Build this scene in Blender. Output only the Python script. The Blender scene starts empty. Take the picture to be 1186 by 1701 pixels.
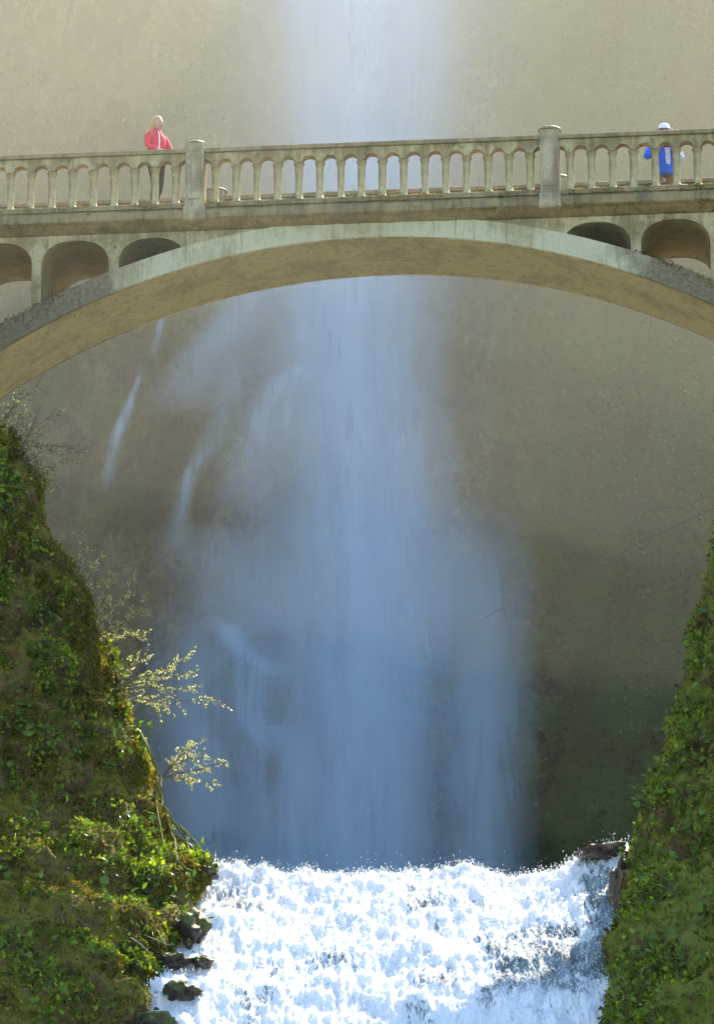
import bpy, bmesh, math, random
import numpy as np
from mathutils import Vector, Matrix, noise as mnoise

R = math.radians
random.seed(7)
rng = np.random.default_rng(11)
scene = bpy.context.scene
C = scene.collection

# ---------------------------------------------------------------- camera, sky, sun, exposure
IMG_W, IMG_H, FPX = 1186.0, 1701.0, 6854.0
PITCH = R(15.5)
CAM = Vector((0, 0, 1.7))
cd = bpy.data.cameras.new('camera')
cam = bpy.data.objects.new('camera', cd)
C.objects.link(cam)
cam.location = CAM
cam.rotation_euler = (R(90) + PITCH, 0, 0)
cd.sensor_fit = 'VERTICAL'
cd.sensor_height = 24.0
cd.lens = 24.0 * FPX / IMG_H
cd.clip_start = 0.1
cd.clip_end = 2000
scene.camera = cam

SUN_EL, SUN_AZ = 48.0, 30.0          # azimuth: degrees to the right of the view direction (+Y)
world = bpy.data.worlds.new('World')
scene.world = world
world.use_nodes = True
wn = world.node_tree
wn.nodes.clear()
sky = wn.nodes.new('ShaderNodeTexSky')
sky.sky_type = 'NISHITA'
sky.sun_disc = False
sky.sun_elevation = R(SUN_EL)
sky.sun_rotation = R(SUN_AZ)
sky.ozone_density = 3.6
sky.dust_density = 0.3
bg = wn.nodes.new('ShaderNodeBackground')
bg.inputs['Strength'].default_value = 0.15
wo = wn.nodes.new('ShaderNodeOutputWorld')
wn.links.new(sky.outputs[0], bg.inputs[0])
wn.links.new(bg.outputs[0], wo.inputs[0])

sl = bpy.data.lights.new('sun', 'SUN')
sl.energy = 5.0
sl.angle = R(0.5)
sl.color = (1.0, 0.90, 0.74)
sun = bpy.data.objects.new('sun', sl)
C.objects.link(sun)
SUN_DIR = Vector((math.cos(R(SUN_EL)) * math.sin(R(SUN_AZ)), math.cos(R(SUN_EL)) * math.cos(R(SUN_AZ)), math.sin(R(SUN_EL))))
sun.rotation_euler = SUN_DIR.to_track_quat('Z', 'Y').to_euler()
sun.location = (20, 40, 140)

scene.render.engine = 'CYCLES'
scene.view_settings.view_transform = 'Standard'
scene.view_settings.look = 'None'
scene.view_settings.gamma = 1.0
scene.view_settings.exposure = 1.65
cy = scene.cycles
cy.use_denoising = True
cy.use_adaptive_sampling = True
cy.adaptive_threshold = 0.03
cy.max_bounces = 4
cy.diffuse_bounces = 2
cy.glossy_bounces = 2
cy.transmission_bounces = 3
cy.volume_bounces = 0
cy.transparent_max_bounces = 24
cy.sample_clamp_indirect = 4.0

# ---------------------------------------------------------------- helpers
FW = Vector((0, math.cos(PITCH), math.sin(PITCH)))
UP = Vector((0, -math.sin(PITCH), math.cos(PITCH)))


def at(px, py, Y):
    """point of the place at depth Y that the photograph shows at pixel (px, py)"""
    d = FW + Vector((1, 0, 0)) * ((px - IMG_W / 2) / FPX) + UP * ((IMG_H / 2 - py) / FPX)
    return CAM + d * (Y / d.y)


def tag(o, label=None, cat=None, group=None, kind=None):
    if label: o['label'] = label
    if cat: o['category'] = cat
    if group: o['group'] = group
    if kind: o['kind'] = kind
    return o


def empty(name, loc=(0, 0, 0), rz=0.0):
    o = bpy.data.objects.new(name, None)
    C.objects.link(o)
    o.location = loc
    o.rotation_euler = (0, 0, rz)
    o.empty_display_size = 0.2
    return o


def link(name, me, mat, parent=None, smooth=False):
    o = bpy.data.objects.new(name, me)
    C.objects.link(o)
    if mat is not None:
        me.materials.append(mat)
    if smooth:
        me.polygons.foreach_set('use_smooth', [True] * len(me.polygons))
    if parent is not None:
        o.parent = parent
    return o


def mesh_np(name, V, F, attrs=None):
    """V (n,3); F (m,3) or (m,4) int; attrs: {name: (n,) float}"""
    V = np.asarray(V, dtype=np.float32)
    F = np.asarray(F, dtype=np.int32)
    me = bpy.data.meshes.new(name)
    me.vertices.add(len(V))
    me.vertices.foreach_set('co', V.ravel())
    k = F.shape[1]
    me.loops.add(F.size)
    me.loops.foreach_set('vertex_index', F.ravel())
    me.polygons.add(len(F))
    me.polygons.foreach_set('loop_start', np.arange(len(F), dtype=np.int32) * k)
    me.polygons.foreach_set('loop_total', np.full(len(F), k, dtype=np.int32))
    me.update(calc_edges=True)
    if attrs:
        for n, a in attrs.items():
            at_ = me.attributes.new(n, 'FLOAT', 'POINT')
            at_.data.foreach_set('value', np.asarray(a, dtype=np.float32))
    return me


def grid_faces(nr, nc):
    i = np.arange(nr - 1)[:, None] * nc + np.arange(nc - 1)[None, :]
    return np.stack([i, i + 1, i + nc + 1, i + nc], -1).reshape(-1, 4)


def grid_normals(P):
    du = np.gradient(P, axis=1)
    dv = np.gradient(P, axis=0)
    n = np.cross(du, dv)
    n /= np.linalg.norm(n, axis=-1, keepdims=True) + 1e-9
    return n


def fbm(P, freq, octv=4, H=0.9, off=(0, 0, 0)):
    """fractal noise per point, about -1..1"""
    sh = P.shape[:-1]
    Q = (P.reshape(-1, 3) * np.asarray(freq) + np.asarray(off)).tolist()
    f = mnoise.fractal
    return np.array([f(q, H, 2.1, octv) for q in Q]).reshape(sh)


def ridged(P, freq, octv=4, off=(0, 0, 0)):
    sh = P.shape[:-1]
    Q = (P.reshape(-1, 3) * np.asarray(freq) + np.asarray(off)).tolist()
    f = mnoise.turbulence
    return np.array([f(q, octv, False) for q in Q]).reshape(sh)


def catmull(pts, n):
    """n points along a Catmull-Rom curve through pts (k,d)"""
    p = np.asarray(pts, float)
    k = len(p)
    ext = np.vstack([2 * p[0] - p[1], p, 2 * p[-1] - p[-2]])
    t = np.linspace(0, k - 1 - 1e-9, n)
    i = t.astype(int)
    f = (t - i)[:, None]
    a, b, c, d = ext[i], ext[i + 1], ext[i + 2], ext[i + 3]
    return 0.5 * ((2 * b) + (c - a) * f + (2 * a - 5 * b + 4 * c - d) * f ** 2 + (-a + 3 * b - 3 * c + d) * f ** 3)


def smooth(a, b, x):
    t = np.clip((x - a) / (b - a), 0, 1)
    return t * t * (3 - 2 * t)


def bevel_box(bm, x0, x1, y0, y1, z0, z1, bev=0.015, seg=2):
    r = bmesh.ops.create_cube(bm, size=1.0)
    for v in r['verts']:
        v.co = Vector(((x0 + x1) / 2 + v.co.x * (x1 - x0), (y0 + y1) / 2 + v.co.y * (y1 - y0), (z0 + z1) / 2 + v.co.z * (z1 - z0)))
    if bev > 0:
        es = list({e for v in r['verts'] for e in v.link_edges})
        bmesh.ops.bevel(bm, geom=es, offset=bev, segments=seg, affect='EDGES', profile=0.5)


def bm_mesh(name, bm):
    me = bpy.data.meshes.new(name)
    bmesh.ops.recalc_face_normals(bm, faces=bm.faces[:])
    bm.to_mesh(me)
    bm.free()
    return me


def tube(V, F, pts, rad, sides=5):
    """append a tapered tube along pts to the lists V, F"""
    pts = [Vector(p) for p in pts]
    n = len(pts)
    b0 = len(V)
    for i, p in enumerate(pts):
        d = (pts[min(i + 1, n - 1)] - pts[max(i - 1, 0)]).normalized()
        a = d.cross(Vector((0.31, 0.2, 0.93)))
        if a.length < 1e-4:
            a = d.cross(Vector((1, 0, 0)))
        a.normalize()
        b = d.cross(a)
        for s in range(sides):
            t = 2 * math.pi * s / sides
            V.append(tuple(p + (a * math.cos(t) + b * math.sin(t)) * rad[i]))
    for i in range(n - 1):
        for s in range(sides):
            s2 = (s + 1) % sides
            F.append((b0 + i * sides + s, b0 + i * sides + s2, b0 + (i + 1) * sides + s2, b0 + (i + 1) * sides + s))


def leaf_cloud(P, N, size, spread=0.8, droop=0.3, narrow=0.55, fold=0.25, up=0.0, rg=None):
    """folded leaf blades: 4 verts, 2 triangles each"""
    rg = rg or rng
    n = len(P)
    d = N * 0.6 + rg.normal(0, spread, (n, 3))
    d[:, 2] += up - droop
    d /= np.linalg.norm(d, axis=1, keepdims=True) + 1e-9
    r = rg.normal(0, 1, (n, 3)) + N * 0.6
    s = np.cross(d, r)
    s /= np.linalg.norm(s, axis=1, keepdims=True) + 1e-9
    w = np.cross(s, d)
    L = size[:, None]
    base = P
    tip = P + d * L
    mid = P + d * L * 0.45 - w * L * fold * 0.0
    l = mid + s * L * narrow * 0.5 + w * L * fold
    q = mid - s * L * narrow * 0.5 + w * L * fold
    V = np.stack([base, l, tip, q], 1).reshape(-1, 3)
    i = np.arange(n)[:, None] * 4
    F = np.concatenate([i + np.array([[0, 2, 1]]), i + np.array([[0, 3, 2]])], 0)
    return V, F


# ---------------------------------------------------------------- materials
def new_mat(name):
    m = bpy.data.materials.new(name)
    m.use_nodes = True
    nt = m.node_tree
    nt.nodes.clear()
    out = nt.nodes.new('ShaderNodeOutputMaterial')
    return m, nt, out


def nd(nt, t, **kw):
    n = nt.nodes.new(t)
    for k, v in kw.items():
        if k in n.inputs.keys() if hasattr(n.inputs, 'keys') else False:
            n.inputs[k].default_value = v
        else:
            setattr(n, k, v)
    return n


def noise_node(nt, vec, scale, detail=6, rough=0.6, dist=0.0):
    n = nt.nodes.new('ShaderNodeTexNoise')
    n.inputs['Scale'].default_value = scale
    n.inputs['Detail'].default_value = detail
    n.inputs['Roughness'].default_value = rough
    n.inputs['Distortion'].default_value = dist
    if vec is not None:
        nt.links.new(vec, n.inputs['Vector'])
    return n.outputs[0]


def ramp(nt, fac, stops, interp='LINEAR'):
    r = nt.nodes.new('ShaderNodeValToRGB')
    r.color_ramp.interpolation = interp
    e = r.color_ramp.elements
    while len(e) < len(stops):
        e.new(0.5)
    for el, (p, c) in zip(e, stops):
        el.position = p
        el.color = (*c, 1) if len(c) == 3 else c
    nt.links.new(fac, r.inputs[0])
    return r.outputs[0]


def mixc(nt, fac, a, b, mode='MIX'):
    m = nt.nodes.new('ShaderNodeMix')
    m.data_type = 'RGBA'
    m.blend_type = mode
    if isinstance(fac, (int, float)):
        m.inputs[0].default_value = fac
    else:
        nt.links.new(fac, m.inputs[0])
    for idx, v in ((6, a), (7, b)):
        if isinstance(v, tuple):
            m.inputs[idx].default_value = (*v, 1)
        else:
            nt.links.new(v, m.inputs[idx])
    return m.outputs[2]


def math_node(nt, op, a, b=None, clamp=False):
    m = nt.nodes.new('ShaderNodeMath')
    m.operation = op
    m.use_clamp = clamp
    for i, v in enumerate((a, b)):
        if v is None: continue
        if isinstance(v, (int, float)):
            m.inputs[i].default_value = v
        else:
            nt.links.new(v, m.inputs[i])
    return m.outputs[0]


def maprange(nt, v, a, b, c=0.0, d=1.0):
    m = nt.nodes.new('ShaderNodeMapRange')
    m.interpolation_type = 'SMOOTHSTEP'
    nt.links.new(v, m.inputs[0])
    for i, x in zip((1, 2, 3, 4), (a, b, c, d)):
        m.inputs[i].default_value = x
    return m.outputs[0]


def bump(nt, height, strength=0.4, dist=0.03):
    b = nt.nodes.new('ShaderNodeBump')
    b.inputs['Strength'].default_value = strength
    b.inputs['Distance'].default_value = dist
    nt.links.new(height, b.inputs['Height'])
    return b.outputs[0]


def attr(nt, name):
    a = nt.nodes.new('ShaderNodeAttribute')
    a.attribute_name = name
    return a.outputs['Fac']


def objcoord(nt):
    t = nt.nodes.new('ShaderNodeTexCoord')
    return t.outputs['Object']


def mapped(nt, vec, scale):
    m = nt.nodes.new('ShaderNodeMapping')
    m.inputs['Scale'].default_value = scale
    nt.links.new(vec, m.inputs['Vector'])
    return m.outputs[0]


def principled(nt, out, color, rough=0.8, normal=None, spec=0.3):
    p = nt.nodes.new('ShaderNodeBsdfPrincipled')
    if isinstance(color, tuple):
        p.inputs['Base Color'].default_value = (*color, 1)
    else:
        nt.links.new(color, p.inputs['Base Color'])
    if isinstance(rough, (int, float)):
        p.inputs['Roughness'].default_value = rough
    else:
        nt.links.new(rough, p.inputs['Roughness'])
    p.inputs['Specular IOR Level'].default_value = spec
    if normal is not None:
        nt.links.new(normal, p.inputs['Normal'])
    nt.links.new(p.outputs[0], out.inputs['Surface'])
    return p


def plain(name, col, rough=0.7, var=0.15, scale=20.0):
    m, nt, out = new_mat(name)
    n = noise_node(nt, objcoord(nt), scale, 4)
    dark = tuple(c * (1 - var) for c in col)
    lite = tuple(min(1, c * (1 + var)) for c in col)
    principled(nt, out, ramp(nt, n, [(0.3, dark), (0.7, lite)]), rough)
    return m


def concrete(name, base, stain, amount, wet=0.55, moss=(0.10, 0.11, 0.03), moss_amt=0.35, lichen=False):
    m, nt, out = new_mat(name)
    oc = objcoord(nt)
    big = noise_node(nt, oc, 1.3, 6, 0.65)
    streak = noise_node(nt, mapped(nt, oc, (6, 6, 0.9)), 1.0, 5, 0.6)
    fine = noise_node(nt, oc, 22, 8, 0.7)
    f = math_node(nt, 'ADD', math_node(nt, 'MULTIPLY', big, 0.6), math_node(nt, 'MULTIPLY', streak, 0.4))
    st = maprange(nt, f, 0.62 - amount * 0.4, 0.78 - amount * 0.4)
    col = mixc(nt, st, base, stain)
    mm = maprange(nt, noise_node(nt, oc, 3.7, 7, 0.7), 0.72 - moss_amt * 0.4, 0.80 - moss_amt * 0.3)
    col = mixc(nt, mm, col, moss)
    if lichen:
        sx = nt.nodes.new('ShaderNodeSeparateXYZ')
        nt.links.new(oc, sx.inputs[0])
        ax = math_node(nt, 'ABSOLUTE', math_node(nt, 'ADD', sx.outputs[0], math_node(nt, 'MULTIPLY', math_node(nt, 'SUBTRACT', noise_node(nt, oc, 2.0, 4), 0.5), 1.5)))
        lm = maprange(nt, ax, 4.2, 5.0)
        lc = ramp(nt, noise_node(nt, oc, 14, 6, 0.75), [(0.3, (0.09, 0.068, 0.028)), (0.55, (0.19, 0.145, 0.070)), (0.75, (0.34, 0.28, 0.17))])
        col = mixc(nt, lm, col, lc)
    col = mixc(nt, 0.55, col, ramp(nt, fine, [(0.3, (0.35, 0.35, 0.35)), (0.7, (0.9, 0.9, 0.9))]), 'SOFT_LIGHT')
    drip = noise_node(nt, mapped(nt, oc, (9, 9, 0.5)), 1.0, 5, 0.6, 0.2)
    col = mixc(nt, maprange(nt, drip, 0.54, 0.70, 0.0, 0.55), col, tuple(c * 0.55 for c in stain))
    h = math_node(nt, 'ADD', fine, math_node(nt, 'MULTIPLY', noise_node(nt, oc, 6, 6, 0.7), 1.5))
    principled(nt, out, col, wet, bump(nt, h, 0.5, 0.03), 0.4)
    return m


def rock_mat(name, c0, c1, c2, moss, moss_amt, scale=1.0, rough=0.75):
    m, nt, out = new_mat(name)
    oc = objcoord(nt)
    n1 = noise_node(nt, oc, 0.9 * scale, 8, 0.65, 0.4)
    n2 = noise_node(nt, oc, 5.0 * scale, 8, 0.7)
    col = ramp(nt, n1, [(0.30, c0), (0.5, c1), (0.70, c2)])
    fine = ramp(nt, n2, [(0.25, (0.25, 0.25, 0.25)), (0.75, (0.8, 0.8, 0.8))])
    col = mixc(nt, 0.8, col, fine, 'OVERLAY')
    geo = nt.nodes.new('ShaderNodeNewGeometry')
    sx = nt.nodes.new('ShaderNodeSeparateXYZ')
    nt.links.new(geo.outputs['Normal'], sx.inputs[0])
    mn = math_node(nt, 'ADD', noise_node(nt, oc, 1.7 * scale, 7, 0.7), math_node(nt, 'MULTIPLY', sx.outputs[2], 0.18))
    mm = maprange(nt, mn, 0.68 - 0.35 * moss_amt, 0.78 - 0.30 * moss_amt)
    mcol = mixc(nt, noise_node(nt, oc, 9 * scale, 6, 0.7), tuple(c * 0.55 for c in moss), tuple(c * 1.5 for c in moss))
    col = mixc(nt, mm, col, mcol)
    h = math_node(nt, 'ADD', noise_node(nt, oc, 12 * scale, 10, 0.75), math_node(nt, 'MULTIPLY', n2, 1.5))
    principled(nt, out, col, rough, bump(nt, h, 0.7, 0.06 / scale), 0.25)
    return m


def leaf_mat(name, dark, mid, lite, trans=0.5, rough=0.5):
    m, nt, out = new_mat(name)
    col = ramp(nt, attr(nt, 'var'), [(0.0, dark), (0.5, mid), (1.0, lite)])
    p = nt.nodes.new('ShaderNodeBsdfPrincipled')
    nt.links.new(col, p.inputs['Base Color'])
    p.inputs['Roughness'].default_value = rough
    p.inputs['Specular IOR Level'].default_value = 0.4
    t = nt.nodes.new('ShaderNodeBsdfTranslucent')
    nt.links.new(mixc(nt, 0.5, col, (0.9, 0.85, 0.2), 'OVERLAY'), t.inputs[0])
    mx = nt.nodes.new('ShaderNodeMixShader')
    mx.inputs[0].default_value = trans
    nt.links.new(p.outputs[0], mx.inputs[1])
    nt.links.new(t.outputs[0], mx.inputs[2])
    nt.links.new(mx.outputs[0], out.inputs['Surface'])
    return m


def object_leaf_mat(name, dark, lite, trans=0.5):
    """single leaves that share one mesh: hue varies by object"""
    m, nt, out = new_mat(name)
    oi = nt.nodes.new('ShaderNodeObjectInfo')
    col = ramp(nt, oi.outputs['Random'], [(0.0, dark), (1.0, lite)])
    p = nt.nodes.new('ShaderNodeBsdfPrincipled')
    nt.links.new(col, p.inputs['Base Color'])
    p.inputs['Roughness'].default_value = 0.45
    t = nt.nodes.new('ShaderNodeBsdfTranslucent')
    nt.links.new(mixc(nt, 0.5, col, (0.9, 0.85, 0.2), 'OVERLAY'), t.inputs[0])
    mx = nt.nodes.new('ShaderNodeMixShader')
    mx.inputs[0].default_value = trans
    nt.links.new(p.outputs[0], mx.inputs[1])
    nt.links.new(t.outputs[0], mx.inputs[2])
    nt.links.new(mx.outputs[0], out.inputs['Surface'])
    return m


def cliff_mat(name, c0, c1, c2, moss, moss_amt, scale=1.0, rough=0.75):
    m, nt, out = new_mat(name)
    oc = objcoord(nt)
    n1 = noise_node(nt, mapped(nt, oc, (0.5, 0.5, 0.28)), 1.0, 9, 0.68, 0.5)
    n2 = noise_node(nt, mapped(nt, oc, (2.2, 2.2, 1.5)), 1.0, 8, 0.75)
    st = noise_node(nt, mapped(nt, oc, (1.6, 1.6, 0.10)), 1.0, 6, 0.65, 0.3)
    col = ramp(nt, n1, [(0.32, c0), (0.5, c1), (0.66, c2)])
    col = mixc(nt, 0.9, col, ramp(nt, n2, [(0.32, (0.12, 0.12, 0.12)), (0.68, (0.88, 0.88, 0.88))]), 'OVERLAY')
    col = mixc(nt, maprange(nt, st, 0.52, 0.66, 0.0, 0.75), col, tuple(c * 0.5 for c in c0))
    sx = nt.nodes.new('ShaderNodeSeparateXYZ')
    nt.links.new(oc, sx.inputs[0])
    grow = math_node(nt, 'ADD', noise_node(nt, oc, 0.45, 9, 0.7, 0.4), maprange(nt, sx.outputs[0], 2.0, 8.5, 0.0, 0.20))
    mm = maprange(nt, grow, 0.68 - 0.35 * moss_amt, 0.78 - 0.30 * moss_amt)
    mcol = mixc(nt, noise_node(nt, oc, 2.5, 7, 0.75), tuple(c * 0.35 for c in moss), tuple(c * 1.7 for c in moss))
    col = mixc(nt, mm, col, mcol)
    principled(nt, out, col, rough, bump(nt, math_node(nt, 'ADD', n2, math_node(nt, 'MULTIPLY', n1, 2.0)), 1.0, 0.35), 0.2)
    return m


M = {}
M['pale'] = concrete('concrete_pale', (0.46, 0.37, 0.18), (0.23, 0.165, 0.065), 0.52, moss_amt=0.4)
M['ring'] = concrete('concrete_ring', (0.52, 0.47, 0.28), (0.35, 0.29, 0.14), 0.42, moss_amt=0.0, lichen=True)
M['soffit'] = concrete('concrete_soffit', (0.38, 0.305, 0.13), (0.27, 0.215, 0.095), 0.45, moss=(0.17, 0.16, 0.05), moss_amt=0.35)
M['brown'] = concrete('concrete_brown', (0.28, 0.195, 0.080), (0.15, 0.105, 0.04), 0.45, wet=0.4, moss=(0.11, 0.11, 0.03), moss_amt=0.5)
M['post'] = concrete('concrete_post', (0.40, 0.32, 0.17), (0.20, 0.15, 0.07), 0.5, wet=0.4, moss=(0.13, 0.13, 0.05), moss_amt=0.3)
M['rock_l'] = rock_mat('crag_rock', (0.045, 0.028, 0.009), (0.10, 0.062, 0.018), (0.16, 0.10, 0.034), (0.15, 0.132, 0.010), 0.6)
M['rock_r'] = rock_mat('wall_rock', (0.040, 0.026, 0.009), (0.085, 0.056, 0.016), (0.13, 0.09, 0.030), (0.14, 0.15, 0.010), 0.75)
M['cliff'] = cliff_mat('cliff_rock', (0.020, 0.018, 0.006), (0.100, 0.086, 0.032), (0.29, 0.25, 0.11), (0.085, 0.145, 0.016), 0.55, scale=0.22, rough=0.85)
M['boulder'] = rock_mat('boulder_rock', (0.020, 0.017, 0.012), (0.05, 0.04, 0.028), (0.10, 0.08, 0.055), (0.085, 0.10, 0.016), 0.65, scale=3.0, rough=0.35)
M['wet'] = rock_mat('wet_rock', (0.025, 0.018, 0.010), (0.085, 0.058, 0.032), (0.22, 0.17, 0.11), (0.08, 0.08, 0.03), 0.1, scale=3.5, rough=0.25)
M['ground'] = rock_mat('ground_soil', (0.05, 0.045, 0.035), (0.09, 0.08, 0.06), (0.13, 0.115, 0.09), (0.06, 0.08, 0.02), 0.4, scale=0.5)
M['moss'] = leaf_mat('moss_tufts', (0.028, 0.024, 0.004), (0.15, 0.132, 0.010), (0.38, 0.335, 0.024), 0.45, 0.9)
M['rim'] = leaf_mat('hanging_moss', (0.10, 0.085, 0.012), (0.22, 0.19, 0.022), (0.38, 0.32, 0.04), 0.6, 0.9)  # backlight along the wall edge is painted into these brighter moss tones
M['cover'] = leaf_mat('ground_cover', (0.036, 0.060, 0.006), (0.145, 0.22, 0.011), (0.34, 0.46, 0.022), 0.5)
M['shrubleaf'] = leaf_mat('shrub_leaf', (0.22, 0.26, 0.10), (0.40, 0.43, 0.22), (0.66, 0.66, 0.48), 0.6)
M['cliffleaf'] = leaf_mat('cliff_leaf', (0.025, 0.050, 0.010), (0.085, 0.15, 0.020), (0.16, 0.26, 0.04), 0.35)
M['leaf'] = object_leaf_mat('plant_leaf', (0.06, 0.13, 0.012), (0.17, 0.28, 0.025))
M['bark'] = plain('bark', (0.15, 0.105, 0.065), 0.85, 0.4, 30)
M['twig'] = plain('dry_twig', (0.42, 0.36, 0.27), 0.7, 0.2, 30)
M['root'] = plain('root_moss', (0.15, 0.13, 0.03), 0.9, 0.5, 25)

# foam of the lower fall: white froth, with thin dark water where attribute "thin" is high
m, nt, out = new_mat('foam_water')
oc = objcoord(nt)
th = attr(nt, 'thin')
fl = noise_node(nt, mapped(nt, oc, (10, 3.6, 2.6)), 1.0, 7, 0.72, 0.6)
fl2 = noise_node(nt, mapped(nt, oc, (30, 11, 8)), 1.0, 5, 0.7)
f = math_node(nt, 'ADD', math_node(nt, 'MULTIPLY', fl, 0.55), math_node(nt, 'MULTIPLY', fl2, 0.45))
mask = maprange(nt, math_node(nt, 'ADD', f, math_node(nt, 'MULTIPLY', th, 0.26)), 0.57, 0.70)
wcol = ramp(nt, noise_node(nt, oc, 3.0, 3), [(0.35, (0.10, 0.12, 0.12)), (0.65, (0.24, 0.32, 0.34))])
foamc = ramp(nt, fl, [(0.3, (0.84, 0.88, 0.88)), (0.55, (0.92, 0.93, 0.93))])
col = mixc(nt, mask, foamc, wcol)
h = math_node(nt, 'ADD', fl2, math_node(nt, 'MULTIPLY', noise_node(nt, oc, 40, 6, 0.7), 0.6))
p = principled(nt, out, col, 0.45, bump(nt, h, 0.8, 0.06), 0.4)
p.inputs['Subsurface Weight'].default_value = 0.9
p.inputs['Subsurface Radius'].default_value = (1.0, 1.0, 1.0)
p.inputs['Subsurface Scale'].default_value = 0.14
M['foam'] = m

m, nt, out = new_mat('spray_drop')
p = principled(nt, out, (0.9, 0.92, 0.93), 0.3)
tr = nt.nodes.new('ShaderNodeBsdfTranslucent')
tr.inputs[0].default_value = (0.9, 0.92, 0.93, 1)
mx = nt.nodes.new('ShaderNodeMixShader')
mx.inputs[0].default_value = 0.5
nt.links.new(p.outputs[0], mx.inputs[1])
nt.links.new(tr.outputs[0], mx.inputs[2])
nt.links.new(mx.outputs[0], out.inputs['Surface'])
M['drop'] = m

# falling spray of the upper fall: droplets too fine to tell apart, partly see-through
def veil_mat(name, contrast=1.0, fine=1.0):
    m, nt, out = new_mat(name)
    oc = objcoord(nt)
    st = noise_node(nt, mapped(nt, oc, (1.6 * fine, 1.0 * fine, 0.16 * fine)), 1.0, 6, 0.6, 0.5)
    bl = noise_node(nt, mapped(nt, oc, (0.5 * fine, 0.5 * fine, 0.22 * fine)), 1.0, 4, 0.55, 0.8)
    f = math_node(nt, 'ADD', math_node(nt, 'MULTIPLY', st, 0.5), math_node(nt, 'MULTIPLY', bl, 0.5))
    s = maprange(nt, f, 0.38 - 0.2 / contrast, 0.38 + 0.2 / contrast)
    a = math_node(nt, 'MULTIPLY', s, attr(nt, 'edge'), True)
    d = nt.nodes.new('ShaderNodeBsdfDiffuse')
    d.inputs[0].default_value = (0.54, 0.76, 1.0, 1)  # blue skylight in the shade is painted into the white spray
    t2 = nt.nodes.new('ShaderNodeBsdfTranslucent')
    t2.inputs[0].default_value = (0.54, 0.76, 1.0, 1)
    m1 = nt.nodes.new('ShaderNodeMixShader')
    m1.inputs[0].default_value = 0.4
    nt.links.new(d.outputs[0], m1.inputs[1])
    nt.links.new(t2.outputs[0], m1.inputs[2])
    tp = nt.nodes.new('ShaderNodeBsdfTransparent')
    mx = nt.nodes.new('ShaderNodeMixShader')
    nt.links.new(a, mx.inputs[0])
    nt.links.new(tp.outputs[0], mx.inputs[1])
    nt.links.new(m1.outputs[0], mx.inputs[2])
    nt.links.new(mx.outputs[0], out.inputs['Surface'])
    return m


M['veil'] = veil_mat('falling_spray', 1.15)
M['fineveil'] = veil_mat('falling_streaks', 2.0, 2.4)
M['cascade'] = veil_mat('cascade_spray', 1.3, 2.6)
m, nt, out = new_mat('stream_water')
principled(nt, out, (0.30, 0.36, 0.36), 0.15, bump(nt, noise_node(nt, objcoord(nt), 4, 6), 0.6, 0.1))
M['stream'] = m

# ================================================================ SETTING
# ground sheet
n = 60
gx = np.linspace(-300, 300, n)
gy = np.linspace(-280, 320, n)
X, Y = np.meshgrid(gx, gy)
P = np.stack([X, Y, np.zeros_like(X)], -1)
P[..., 2] = 0.25 * fbm(P, 0.03, 3)
P[..., 2] -= P[(np.abs(gy)).argmin(), (np.abs(gx)).argmin(), 2]
g = link('ground', mesh_np('ground', P.reshape(-1, 3), grid_faces(n, n)), M['ground'], smooth=True)
tag(g, 'dark damp ground below the falls', 'ground', kind='structure')

# ---- cliff of the upper fall: a curved amphitheatre of layered rock
CLIFF_H = 60.0
def cliff_y(x):
    return 118.0 - 24.0 * np.abs(np.asarray(x, float) / 30.0) ** 2.0


nc, nr = 300, 330
xs = np.linspace(-36, 36, nc)
zs = np.concatenate([np.linspace(-1, 20, 20), np.linspace(20.3, 62, 250), np.linspace(62.2, CLIFF_H + 4, 60)])
X, Z = np.meshgrid(xs, zs)
P = np.stack([X, cliff_y(X), Z], -1)
big = fbm(P, (0.10, 0.10, 0.07), 4)
mid = ridged(P, (0.35, 0.35, 0.22), 4)
fine = fbm(P, (1.3, 1.3, 0.8), 4, off=(3, 9, 1))
ledge = np.sin(Z * 0.55 + 2.0 * fbm(P, (0.06, 0.06, 0.1), 2))
P[..., 1] -= 2.0 * big + 1.9 * mid + 0.8 * fine + 0.7 * np.clip(ledge, -0.2, 1) - 0.2
P[..., 0] += 0.3 * fine
P[..., 2] -= 14.0 * smooth(9, 24, np.abs(X)) * smooth(24, 60, Z)
CLIFF_P = P.copy()
cliff = link('cliff', mesh_np('cliff', P.reshape(-1, 3), grid_faces(nr, nc)[:, ::-1]), M['cliff'], smooth=True)
tag(cliff, 'tall brown mossy rock cliff behind the upper waterfall', 'cliff', kind='structure')

# foliage and moss that clings to the cliff
vis = (zs > 20) & (zs < 62)
sub = P[vis]
nn = -grid_normals(sub)
dens = 0.5 + 0.9 * fbm(sub, (0.22, 0.22, 0.15), 4, off=(5, 1, 7))
dens += 0.55 * smooth(4.0, 9.5, sub[..., 0]) - 0.12 * smooth(2, -6, sub[..., 0]) - 0.25 * smooth(6, 0, np.abs(sub[..., 0]))
dens = np.clip(dens, 0.0, 1) ** 2
dens[:, np.abs(xs) > 15] *= 0.4
pr = dens.ravel() / dens.sum()
NL = 100000
idx = rng.choice(pr.size, NL, p=pr)
base = sub.reshape(-1, 3)[idx] + rng.normal(0, 0.12, (NL, 3))
base[:, 1] -= np.abs(rng.normal(0.0, 0.10, NL))
V, F = leaf_cloud(base, nn.reshape(-1, 3)[idx], rng.uniform(0.08, 0.24, NL), 0.9, 0.35, 0.6)
var = np.repeat(np.clip(rng.normal(0.45, 0.25, NL), 0, 1), 4)
o = link('cliff_foliage', mesh_np('cliff_foliage', V, F, {'var': var}), M['cliffleaf'])
tag(o, 'green moss and leaves clinging to the far cliff', 'foliage', kind='stuff')

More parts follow.
